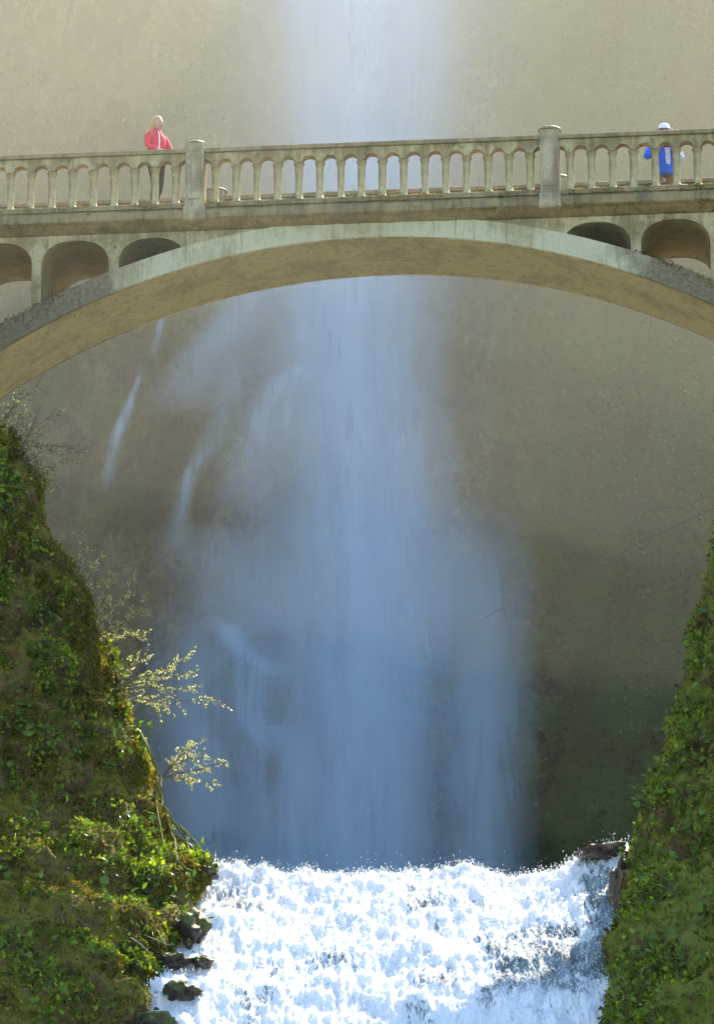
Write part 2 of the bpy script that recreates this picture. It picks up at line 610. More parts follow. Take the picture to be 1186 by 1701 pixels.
# ---- the two rock walls beside the lower fall
def crag(name, outline, side, mat, seed, spans, lowcut):
    """outline: (px, py, Y) of the silhouette from top to bottom; rock mass lies on the given side of it"""
    pts = np.array([tuple(at(px, py, Yd)) for px, py, Yd in outline])
    order = np.argsort(pts[:, 2])
    pts = pts[order]
    zmin, zmax = -1.0, pts[-1, 2]
    zrow = np.concatenate([np.linspace(zmin, lowcut, 40), np.linspace(lowcut + 0.03, 22.5, 400), np.linspace(22.55, zmax, 50)])
    ex = np.interp(zrow, pts[:, 2], pts[:, 0])
    ey = np.interp(zrow, pts[:, 2], pts[:, 1])
    cols = np.concatenate([np.linspace(0, 2, 30), np.linspace(2.04, 8.5, 170), np.linspace(8.55, len(spans) - 1, 40)])
    k = np.asarray(spans, float)
    fine_ = catmull(k, 2000)
    tt = np.linspace(0, len(k) - 1, 2000)
    dx = np.interp(cols, tt, fine_[:, 0]) * (-side)
    dy = np.interp(cols, tt, fine_[:, 1])
    P = np.zeros((len(zrow), len(cols), 3))
    P[..., 0] = ex[:, None] + dx[None, :]
    P[..., 1] = ey[:, None] + dy[None, :]
    P[..., 2] = zrow[:, None]
    N = grid_normals(P)
    if side < 0:
        pass
    # outward = away from the rock mass: towards the camera on the front
    if N[len(zrow) // 2, 60, 1] > 0:
        N = -N
    d = 0.28 * fbm(P, 0.55, 3, off=(seed, 0, 0)) + 0.20 * fbm(P, (1.9, 1.9, 1.3), 4, off=(0, seed, 0)) + 0.085 * fbm(P, 6.0, 5, off=(seed, seed, 0)) + 0.16 * (ridged(P, (1.3, 1.3, 0.6), 4, off=(seed, 3, 3)) - 0.5) - 0.10 * np.clip(ridged(P, (2.6, 2.6, 1.6), 2, off=(seed, 7, 1)) - 0.75, 0, 1) * 3
    w = np.where((cols > 5.2) & (cols < 7.2), 0.62, 1.0)[None, :]
    P = P + N * (d * w)[..., None]
    return P, zrow, cols


# path of each row, from the far side of the front face, round the edge, to the back
SPANS_L = [(-16, -3.5), (-8, -2.2), (-4.5, -1.9), (-2.6, -1.7), (-1.3, -1.25), (-0.5, -0.65), (0, 0), (-0.1, 0.5), (-0.6, 1.6), (-1.8, 4.0), (-4.5, 9.0), (-14, 16.0)]
OUT_L = [(-420, 190, 66), (-190, 260, 66), (-150, 420, 66), (-110, 540, 66), (-60, 620, 66), (-15, 672, 66), (30, 738, 66), (56, 795, 66), (62, 832, 66), (86, 880, 66), (112, 925, 66), (138, 985, 66), (152, 1040, 66),
         (178, 1085, 66), (190, 1150, 66), (212, 1185, 66), (233, 1218, 66), (252, 1262, 66), (268, 1302, 66), (276, 1345, 65.8), (298, 1385, 65.5), (325, 1412, 65.2), (346, 1436, 64.8), (332, 1470, 64.2), (316, 1500, 63.8),
         (318, 1545, 62.9), (285, 1585, 62.1), (262, 1630, 61.2), (240, 1665, 60.5), (212, 1701, 59.9), (170, 1780, 59.0), (120, 1900, 58.3), (60, 2300, 57.8), (0, 2900, 57.4)]
PL, ZL, CL = crag('crag', OUT_L, -1, None, 3.7, SPANS_L, 9.6)
craglo = link('rock_wall', mesh_np('rock_wall', PL.reshape(-1, 3), grid_faces(*PL.shape[:2])), M['rock_l'], smooth=True)
tag(craglo, 'dark mossy rock wall rising on the left beside the lower waterfall', 'rock wall', kind='structure')

OUT_R = [(1600, 190, 64), (1400, 330, 64), (1330, 480, 64), (1270, 620, 64), (1235, 760, 64), (1205, 850, 64), (1176, 915, 64), (1158, 1008, 64), (1146, 1073, 64), (1138, 1150, 64), (1106, 1203, 64), (1098, 1245, 64), (1070, 1327, 64), (1055, 1370, 64),
         (1043, 1420, 64), (1037, 1462, 63.6), (1034, 1517, 62.7), (1022, 1580, 61.7), (1016, 1640, 60.8), (1019, 1701, 59.9), (1030, 1800, 59), (1060, 2300, 58), (1090, 2900, 57.5)]
PR, ZR, CR = crag('crag', OUT_R, 1, None, 8.2, SPANS_L, 9.6)
cragro = link('rock_wall', mesh_np('rock_wall', PR.reshape(-1, 3), grid_faces(*PR.shape[:2])[:, ::-1]), M['rock_r'], smooth=True)
tag(cragro, 'green leaf-covered rock wall on the right beside the lower waterfall', 'rock wall', kind='structure')


def outward(P):
    N = grid_normals(P)
    if N[P.shape[0] // 2, 60, 1] > 0:
        N = -N
    return N


NLf, NRt = outward(PL), outward(PR)


def scatter(P, N, zrow, cols, n, dens):
    """n random spots on the visible face, weighted by dens"""
    ok = ((zrow > 9.7) & (zrow < 24.5))[:, None] & ((cols > 1.9) & (cols < 8.0))[None, :]
    # grid cells are not equally large: weigh by area
    du = np.linalg.norm(np.gradient(P, axis=1), axis=-1)
    dv = np.linalg.norm(np.gradient(P, axis=0), axis=-1)
    w = np.where(ok, du * dv * np.clip(dens, 0, None), 0).ravel()
    idx = rng.choice(w.size, n, p=w / w.sum())
    return P.reshape(-1, 3)[idx] + rng.normal(0, 0.012, (n, 3)), N.reshape(-1, 3)[idx], idx


def blob_field(P, freq, off, lo, hi, octv=4):
    return smooth(lo, hi, fbm(P, freq, octv, off=off))


# low moss over both walls
for nm, P, N, zr, cl, cnt, lab, off in (
        ('moss', PL, NLf, ZL, CL, 170000, 'low olive moss covering the left rock wall', (1, 4, 2)),
        ('moss', PR, NRt, ZR, CR, 80000, 'low olive moss covering the right rock wall', (7, 2, 5))):
    dens = 0.15 + blob_field(P, 1.4, off, -0.3, 0.6)
    b, nn, idx = scatter(P, N, zr, cl, cnt, dens)
    V, F = leaf_cloud(b, nn, rng.uniform(0.02, 0.08, cnt), 0.8, 0.5, 0.35)
    v = np.clip(rng.normal(0.4, 0.22, cnt) + 0.3 * fbm(b, 0.8, 3, off=off) + 0.2 * fbm(b, 4.0, 2, off=off), 0, 1)
    o = link(nm, mesh_np(nm, V, F, {'var': np.repeat(v, 4)}), M['moss'])
    tag(o, lab, 'moss', kind='stuff')

# small-leaved ground cover in patches
for P, N, zr, cl, cnt, lab, off, lo, hi in (
        (PL, NLf, ZL, CL, 24000, 'small green leaves in patches over the left rock wall', (3, 6, 1), -0.05, 0.5),
        (PR, NRt, ZR, CR, 34000, 'dense small green leaves over the right rock wall', (2, 9, 4), -0.25, 0.35)):
    dens = 0.02 + blob_field(P, 1.1, off, lo, hi, 5) ** 2
    b, nn, idx = scatter(P, N, zr, cl, cnt, dens)
    b += nn * np.abs(rng.normal(0, 0.04, cnt))[:, None]
    V, F = leaf_cloud(b, nn, rng.uniform(0.04, 0.115, cnt), 0.6, 0.25, 0.8)
    v = np.clip(rng.normal(0.42, 0.3, cnt) + 0.35 * fbm(b, 1.3, 3, off=off), 0, 1)
    o = link('ground_cover', mesh_np('ground_cover', V, F, {'var': np.repeat(v, 4)}), M['cover'])
    tag(o, lab, 'ground cover', kind='stuff')

# moss hanging from the left wall's edge, rim light put into its brighter yellow
edge = ((CL > 4.9) & (CL < 7.3))[None, :] & ((ZL > 13.2) & (ZL < 21.5))[:, None]
dens = np.where(edge, 0.05 + blob_field(PL, 2.2, (4, 4, 4), -0.2, 0.5), 0)
cnt = 24000
b, nn, idx = scatter(PL, NLf, ZL, CL, cnt, dens)
V, F = leaf_cloud(b, nn, rng.uniform(0.03, 0.11, cnt), 0.35, 0.9, 0.16)
o = link('hanging_moss', mesh_np('hanging_moss', V, F, {'var': np.repeat(np.clip(rng.normal(0.5, 0.28, cnt), 0, 1), 4)}), M['rim'])
tag(o, 'moss in painted sunlit yellow hanging along the edge of the left rock wall', 'moss', kind='stuff')

# long drooping grass and fern blades in tufts
for P, N, zr, cl, tuf, lab in ((PL, NLf, ZL, CL, 150, 'drooping grass tufts on the left rock wall'), (PR, NRt, ZR, CR, 90, 'drooping grass tufts on the right rock wall')):
    b0, n0, idx = scatter(P, N, zr, cl, tuf, 0.05 + blob_field(P, 0.8, (6, 1, 3), 0.0, 0.5))
    k = 26
    b = np.repeat(b0, k, 0) + rng.normal(0, 0.035, (tuf * k, 3))
    nn = np.repeat(n0, k, 0)
    d = nn * 0.8 + rng.normal(0, 0.45, (tuf * k, 3)) + np.array((0, -0.2, 0.25))
    d /= np.linalg.norm(d, axis=1, keepdims=True)
    L = np.repeat(rng.uniform(0.10, 0.30, tuf), k) * rng.uniform(0.5, 1.1, tuf * k)
    L = L[:, None]
    side = np.cross(d, rng.normal(0, 1, (tuf * k, 3)))
    side /= np.linalg.norm(side, axis=1, keepdims=True)
    mid = b + d * L * 0.55
    tip = b + d * L * 0.85 + np.array((0, 0, -0.55)) * L
    w = 0.006
    V = np.stack([b - side * w, b + side * w, mid + side * w, mid - side * w, tip], 1).reshape(-1, 3)
    i = np.arange(tuf * k)[:, None] * 5
    F = np.concatenate([i + np.array([[0, 1, 2]]), i + np.array([[0, 2, 3]]), i + np.array([[3, 2, 4]])], 0)
    v = np.clip(np.repeat(rng.normal(0.5, 0.2, tuf), k) + rng.normal(0, 0.15, tuf * k), 0, 1)
    o = link('grass', mesh_np('grass', V, F, {'var': np.repeat(v, 5)}), M['cover'])
    tag(o, lab, 'grass', kind='stuff')

# ---- stream and lower waterfall: one sheet of white water that tips over the lip
prof = np.array([(92, 15.4), (82, 14.7), (74, 14.25), (70, 14.1), (67.5, 14.02), (66.4, 13.98), (65.7, 13.80), (64.7, 13.28), (63.6, 12.60), (62.4, 11.85), (61.2, 11.0), (60.0, 9.8), (59.2, 8.0), (58.7, 4.0), (58.3, 0.4), (57, -0.1)])
tv = np.concatenate([np.linspace(0, 4.3, 24), np.linspace(4.33, 11.4, 330), np.linspace(11.5, len(prof) - 1, 40)])
fine_ = catmull(prof, 3000)
tt = np.linspace(0, len(prof) - 1, 3000)
fy = np.interp(tv, tt, fine_[:, 0])
fz = np.interp(tv, tt, fine_[:, 1])
xs = np.linspace(-4.6, 5.6, 460)
P = np.zeros((len(tv), len(xs), 3))
P[..., 0] = xs[None, :]
P[..., 1] = fy[:, None]
P[..., 2] = fz[:, None]
topw = smooth(9.0, 13.5, P[..., 2])
P[..., 2] += topw * (0.42 * smooth(2.6, 4.3, P[..., 0]) + 0.05 * np.sin(P[..., 0] * 1.7))
P[..., 1] += -0.5 * np.exp(-((P[..., 0] + 3.0) / 1.2) ** 2) * smooth(13, 11, P[..., 2])
N = grid_normals(P)
if N[150, 200, 2] < 0:
    N = -N
act = smooth(69.5, 66.5, P[..., 1]) * smooth(0.0, 4.0, P[..., 2] + 2)
fl = (1.0, 0.75, 0.55)
d = 0.15 * fbm(P, 0.9, 3, off=(1, 0, 5)) + 0.065 * fbm(P, (3.2, 1.6, 1.3), 4) + 0.050 * (ridged(P, (7, 2.2, 1.6), 4, off=(2, 2, 2)) - 0.6) + 0.045 * fbm(P, (11, 3.0, 2.2), 3, off=(2, 5, 2)) + 0.022 * fbm(P, (20, 9, 7), 4)
crest = np.exp(-((P[..., 1] - 66.0) / 0.45) ** 2)
d += crest * (0.13 * np.clip(fbm(P, 3.1, 4, off=(9, 9, 9)), 0, None) ** 1.3 + 0.10 * np.clip(fbm(P, 9.0, 3, off=(4, 9, 9)), 0, None) ** 2)
P = P + N * (d * act)[..., None]
# where the sheet is thin and dark water shows between the froth
Xp, Zp = P[..., 0], P[..., 2]


def spot(px, py, r, rz=None):
    c = at(px, py, 65)
    return np.exp(-((Xp - c.x) / r) ** 2 - ((Zp - c.z) / (rz or r)) ** 2)


thin = -0.10 + 0.75 * spot(395, 1500, 0.35) + 0.7 * spot(445, 1665, 0.45) + 0.5 * spot(570, 1660, 0.5) + 0.55 * spot(690, 1500, 0.4) + 0.9 * spot(860, 1640, 1.0, 0.6) + 0.8 * spot(1000, 1500, 0.35, 1.0) + 0.7 * spot(970, 1620, 0.6, 0.9) + 0.85 * spot(1000, 1410, 0.5, 0.25) + 0.5 * spot(650, 1450, 0.25) + 0.5 * spot(900, 1420, 0.4, 0.2) + 0.6 * spot(740, 1680, 0.6, 0.3)
thin += 0.7 * fbm(P, (1.6, 1.0, 0.9), 4, off=(6, 6, 6)) + 0.3 * smooth(68, 71, P[..., 1])
FALL_P, FALL_N = P, N
fall = link('lower_waterfall', mesh_np('lower_waterfall', P.reshape(-1, 3), grid_faces(*P.shape[:2]), {'thin': thin.ravel()}), M['foam'], smooth=True)
tag(fall, 'white foaming lower waterfall tumbling over its rock lip', 'waterfall', kind='structure')

# spray: drops thrown up along the crest, and froth clots all over the fall
ico = bmesh.new()
bmesh.ops.create_icosphere(ico, subdivisions=1, radius=1.0)
icov = np.array([v.co[:] for v in ico.verts])
icof = np.array([[v.index for v in f_.verts] for f_ in ico.faces])
ico.free()
octv_ = np.array([(1, 0, 0), (-1, 0, 0), (0, 1, 0), (0, -1, 0), (0, 0, 1), (0, 0, -1)], float)
octf = np.array([(0, 2, 4), (2, 1, 4), (1, 3, 4), (3, 0, 4), (2, 0, 5), (1, 2, 5), (3, 1, 5), (0, 3, 5)])


def drops(pos, rad, bv, bf, stretch=None):
    n = len(pos)
    s = np.ones((n, 3)) if stretch is None else stretch
    V = pos[:, None, :] + bv[None] * (rad[:, None] * s)[:, None, :]
    F = (np.arange(n)[:, None, None] * len(bv) + bf[None]).reshape(-1, 3)
    return V.reshape(-1, 3), F


rows = np.where((np.abs(FALL_P[:, 200, 1] - 66.0) < 0.7))[0]
n1 = 5200
ri = rng.choice(rows, n1)
ci = rng.integers(95, 415, n1)
burst = 0.08 + np.clip(fbm(FALL_P[ri, ci], 2.3, 3, off=(1, 8, 3)), 0, 1) * 1.6
pos = FALL_P[ri, ci] + np.stack([rng.normal(0, 0.05, n1), -rng.uniform(0, 0.3, n1), rng.exponential(0.075, n1) * burst], 1)
V1, F1 = drops(pos, rng.uniform(0.003, 0.009, n1), icov, icof)
rows = np.where((tv > 5.0) & (tv < 11.3))[0]
n2 = 30000
ri = rng.choice(rows, n2)
ci = rng.integers(50, 420, n2)
pos = FALL_P[ri, ci] + FALL_N[ri, ci] * rng.exponential(0.035, n2)[:, None]
V2, F2 = drops(pos, rng.uniform(0.003, 0.012, n2), octv_, octf, np.stack([np.ones(n2), np.ones(n2), rng.uniform(1, 2.2, n2)], 1))
o = link('spray', mesh_np('spray', np.vstack([V1, V2]), np.vstack([F1, F2 + len(V1)])), M['drop'])
tag(o, 'white drops of spray flying off the lower waterfall', 'spray', kind='stuff')

# ---- upper waterfall: nested billowing veils, cascades down the rock, falling strands of water
upper = empty('upper_waterfall', (0.1, 115.0, 20.0))
tag(upper, 'tall pale blue upper waterfall falling behind the bridge', 'waterfall', kind='structure')
U0 = np.array(upper.location)
YF = 108.5


def veil(path, Yd, bulge=0.5, name='veil', nu=41, nv=160, seed=0.0, pw=1.3, wob=0.25, mat=None):
    """path rows: (px, py, half width px, opacity)"""
    c = catmull(path, nv)
    u = np.linspace(-1, 1, nu)
    P = np.zeros((nv, nu, 3))
    E = np.zeros((nv, nu))
    for i, (px, py, hw, al) in enumerate(c):
        a = np.array(at(px - hw, py, Yd))
        b = np.array(at(px + hw, py, Yd))
        P[i] = a + (b - a) * ((u + 1) / 2)[:, None]
        E[i] = max(al, 0) * np.clip(1 - np.abs(u) ** 2, 0, 1) ** pw
    endf = np.minimum(np.linspace(0, 1, nv) / 0.12, 1) * np.minimum(np.linspace(1, 0, nv) / 0.10, 1)
    E *= np.clip(endf, 0, 1)[:, None] if name == 'cascade' else 1.0
    P[..., 1] -= bulge * (1 - u ** 2)[None, :] + wob * fbm(P, (0.5, 0.5, 0.15), 3, off=(seed, seed, 1))
    P[..., 0] += wob * 0.5 * fbm(P, (0.4, 0.4, 0.2), 3, off=(seed, 2, seed))
    o = link(name, mesh_np(name, (P - U0).reshape(-1, 3), grid_faces(nv, nu), {'edge': E.ravel()}), M[mat or name], parent=upper, smooth=True)
    return o


main = [(600, -60, 175, .95), (605, 60, 165, .95), (603, 200, 155, .95), (598, 350, 145, .9), (585, 480, 135, .9), (580, 600, 125, .85), (590, 720, 125, .8), (600, 850, 125, .8), (608, 1000, 120, .75), (610, 1130, 105, .75), (612, 1250, 95, .7), (605, 1400, 100, .6), (600, 1500, 120, .5)]
core = [(px, py, hw * .55, al) for px, py, hw, al in main]
wide = [(px, py, hw * 1.5, al * .5) for px, py, hw, al in main]
veil(wide, YF + 0.6, .6, seed=1.0, pw=1.6)
veil(main, YF, .8, seed=2.0)
veil([(px - 12, py, hw * .8, al) for px, py, hw, al in main], YF - .7, .8, seed=3.1)
veil(core, YF - 1.2, .8, seed=5.3, pw=1.2)
veil([(px + 8, py, hw * .9, al * .7) for px, py, hw, al in main], YF - 1.0, .8, seed=6.4, mat='fineveil')
veil([(px - 5, py, hw * .5, al) for px, py, hw, al in main], YF - 1.7, .7, seed=8.8, mat='fineveil')
veil([(px, py, hw * 2.3, al * .35) for px, py, hw, al in main], YF - 2.6, 1.2, seed=12.2, pw=2.2)
veil([(px - 60, py, hw * 2.0, .30) for px, py, hw, al in main[4:]], YF - 3.2, 1.0, seed=14.2, pw=2.2)
# broad thin spray low in the basin
veil([(570, 760, 180, .0), (580, 900, 250, .30), (580, 1050, 300, .40), (575, 1200, 310, .45), (570, 1330, 320, .55), (570, 1500, 320, .55)], YF - 2.2, 1.2, seed=7.7, pw=1.5)
veil([(790, 830, 110, .0), (795, 960, 110, .4), (800, 1100, 105, .5), (800, 1250, 105, .6), (800, 1400, 105, .6), (800, 1500, 105, .6)], YF - 1.4, .5, pw=1.8, seed=9.1)
veil([(350, 960, 100, .0), (340, 1080, 130, .5), (340, 1200, 140, .6), (350, 1330, 140, .6), (360, 1500, 140, .6)], YF - 1.0, .5, pw=1.7, seed=4.6)
# cascades over the ledges
for j, pth in enumerate([
        [(425, 455, 26, .9), (402, 520, 24, .8), (365, 575, 32, .75), (338, 615, 36, .6), (318, 665, 40, .4), (310, 700, 40, .1)],
        [(395, 560, 12, .3), (385, 620, 12, .5), (375, 680, 12, .3), (350, 740, 16, .3), (330, 770, 10, .7), (314, 795, 9, .8), (300, 850, 10, .5), (290, 920, 14, .3)],
        [(520, 605, 14, .5), (490, 622, 16, .8), (458, 652, 18, .8), (436, 690, 18, .8), (424, 740, 22, .7), (415, 790, 26, .4), (400, 860, 40, .3)],
        [(505, 618, 6, .6), (486, 650, 7, .7), (478, 700, 9, .6), (470, 760, 14, .3)],
        [(240, 610, 4, .4), (226, 645, 5, .8), (208, 695, 7, .9), (196, 725, 8, .9), (188, 760, 8, .5), (178, 820, 9, .3)],
        [(272, 520, 5, .4), (266, 540, 6, .7), (258, 570, 6, .4), (250, 600, 5, .1)],
        [(375, 1030, 22, .6), (392, 1062, 22, .9), (412, 1090, 22, .9), (440, 1112, 24, .8), (462, 1135, 22, .5)],
        [(412, 1090, 26, .7), (415, 1140, 24, .8), (420, 1180, 26, .8), (432, 1215, 26, .9), (440, 1245, 20, .6), (446, 1270, 18, .2)],
        [(440, 1200, 20, .5), (465, 1215, 24, .7), (485, 1245, 22, .7), (498, 1280, 20, .7), (494, 1340, 22, .7), (490, 1400, 24, .7), (490, 1480, 26, .6)],
        [(340, 870, 40, .3), (370, 930, 60, .5), (420, 1000, 70, .5), (450, 1060, 70, .3)],
        [(660, 480, 40, .4), (665, 620, 45, .5), (680, 800, 50, .5), (690, 1000, 45, .5), (675, 1150, 35, .5), (660, 1260, 30, .4)]]):
    veil([(a_, b_, c_ * 2.3, d_ * .75) for a_, b_, c_, d_ in pth], YF - 1.6, .25, 'cascade', 21, 60, seed=11.0 + j, wob=.3, pw=2.2)


# ================================================================ BRIDGE
BC = at(617, 235, 70.0)                       # middle of the front rail's upper edge
bridge = empty('footbridge', (BC.x, BC.y, BC.z), R(-6.2))
tag(bridge, 'old concrete arched footbridge with balustrades high above the lower waterfall', 'bridge')
HALF = 12.0
ARCH_Y0, ARCH_Y1 = 0.25, 2.40
BAL = 0.38
POSTS = (-9.63, -3.21, 3.21, 9.63)


def intrados(x):
    return -1.75 - (13.0 - math.sqrt(13.0 ** 2 - x * x))


def extrados(x):
    return -1.36 - (13.6 - math.sqrt(13.6 ** 2 - x * x))


def strip(name, xs_, lo, hi, y0, y1, mat, bev=0.0):
    """solid between the curves lo and hi (lists), from depth y0 to y1"""
    V, F = [], []
    for x, a, b in zip(xs_, lo, hi):
        V += [(x, y0, a), (x, y0, b), (x, y1, b), (x, y1, a)]
    k = len(xs_)
    for i in range(k - 1):
        p, q = 4 * i, 4 * i + 4
        for s in range(4):
            t = (s + 1) % 4
            F.append((p + s, p + t, q + t, q + s))
    F.append((0, 3, 2, 1))
    e = 4 * (k - 1)
    F.append((e, e + 1, e + 2, e + 3))
    bm = bmesh.new()
    vs = [bm.verts.new(v) for v in V]
    for f_ in F:
        try:
            bm.faces.new([vs[i] for i in f_])
        except ValueError:
            pass
    bmesh.ops.remove_doubles(bm, verts=bm.verts[:], dist=1e-5)
    return link(name, bm_mesh(name, bm), mat, bridge)


# the arch: pale face ring, ochre underside (the rib is set 2 cm behind the ring's face)
ax = list(np.linspace(-8.4, 8.4, 121))
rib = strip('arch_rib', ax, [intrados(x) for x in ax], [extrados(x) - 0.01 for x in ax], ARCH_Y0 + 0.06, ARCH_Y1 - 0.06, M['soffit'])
for y0, y1 in ((ARCH_Y0 - 0.025, ARCH_Y0 + 0.06), (ARCH_Y1 - 0.06, ARCH_Y1 + 0.025)):
    strip('arch_ring', ax, [intrados(x) + 0.012 for x in ax], [extrados(x) for x in ax], y0, y1, M['ring'])

# spandrels: vaulted openings of 1.24 m between slender piers
OPEN = [s * c for c in (4.01, 5.42, 6.83, 8.24) for s in (-1, 1)]
HW, ZCR, ZSP = 0.615, -1.60, -2.02
DECK_LO = -1.50


def open_top(x):
    for c in OPEN:
        if abs(x - c) < HW - 1e-6:
            t = abs(x - c) / HW
            return ZSP + (ZCR - ZSP) * (1 - t ** 2.4) ** (1 / 2.0)
    return None


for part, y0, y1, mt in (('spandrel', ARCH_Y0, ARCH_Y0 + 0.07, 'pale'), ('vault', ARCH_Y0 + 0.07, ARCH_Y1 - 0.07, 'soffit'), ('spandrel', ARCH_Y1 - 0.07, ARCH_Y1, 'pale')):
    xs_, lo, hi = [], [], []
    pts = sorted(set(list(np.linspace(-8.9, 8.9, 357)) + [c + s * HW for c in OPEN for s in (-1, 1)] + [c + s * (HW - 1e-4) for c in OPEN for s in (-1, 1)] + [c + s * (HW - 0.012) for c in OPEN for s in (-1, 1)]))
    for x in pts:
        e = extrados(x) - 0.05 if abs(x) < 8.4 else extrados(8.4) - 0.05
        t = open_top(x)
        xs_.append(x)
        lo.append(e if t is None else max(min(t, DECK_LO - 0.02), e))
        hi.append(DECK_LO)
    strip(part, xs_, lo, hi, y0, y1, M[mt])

# deck: slab with rounded brown fascia and a cove under its overhang, profile swept along the bridge
def sweep(name, prof_, x0, x1, mat, nx=2, rough=0.0, seed=0.0):
    V, F = [], []
    k = len(prof_)
    xs_ = np.linspace(x0, x1, nx)
    for x in xs_:
        for y, z in prof_:
            if rough:
                q = Vector((x * 5, y * 5 + seed, z * 5))
                dn = mnoise.fractal(q, 0.9, 2.1, 3) * rough
                dm = mnoise.fractal(q + Vector((9, 9, 9)), 0.9, 2.1, 3) * rough
                V.append((x, y + dn, z + dm * 0.6))
            else:
                V.append((x, y, z))
    for i in range(nx - 1):
        for s in range(k):
            t = (s + 1) % k
            F.append((i * k + s, i * k + t, (i + 1) * k + t, (i + 1) * k + s))
    F.append(tuple(range(k))[::-1])
    F.append(tuple((nx - 1) * k + s for s in range(k)))
    bm = bmesh.new()
    vs = [bm.verts.new(v) for v in V]
    for f_ in F:
        bm.faces.new([vs[i] for i in f_])
    return link(name, bm_mesh(name, bm), mat, bridge)


W = 2.8
FLOOR = -1.07
slab = [(0.10, FLOOR), (0.03, -1.15), (0.0, -1.20), (0.0, -1.33), (0.03, -1.36), (0.06, -1.365), (0.12, -1.42), (0.20, -1.47), (ARCH_Y0 + 0.02, DECK_LO), (W - ARCH_Y0 - 0.02, DECK_LO), (W - 0.12, -1.42), (W, -1.36), (W, -1.20), (W - 0.10, FLOOR)]
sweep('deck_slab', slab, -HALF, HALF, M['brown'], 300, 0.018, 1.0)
def rail_prof(y0, y1, z0, z1, r, seg=5):
    """box profile with rounded upper edges"""
    p = [(y0, z0), (y0, z1 - r)]
    p += [(y0 + r - r * math.cos(a), z1 - r + r * math.sin(a)) for a in np.linspace(0, math.pi / 2, seg)[1:]]
    p += [(y1 - r + r * math.sin(a), z1 - r + r * math.cos(a)) for a in np.linspace(0, math.pi / 2, seg)]
    p += [(y1, z0)]
    return p


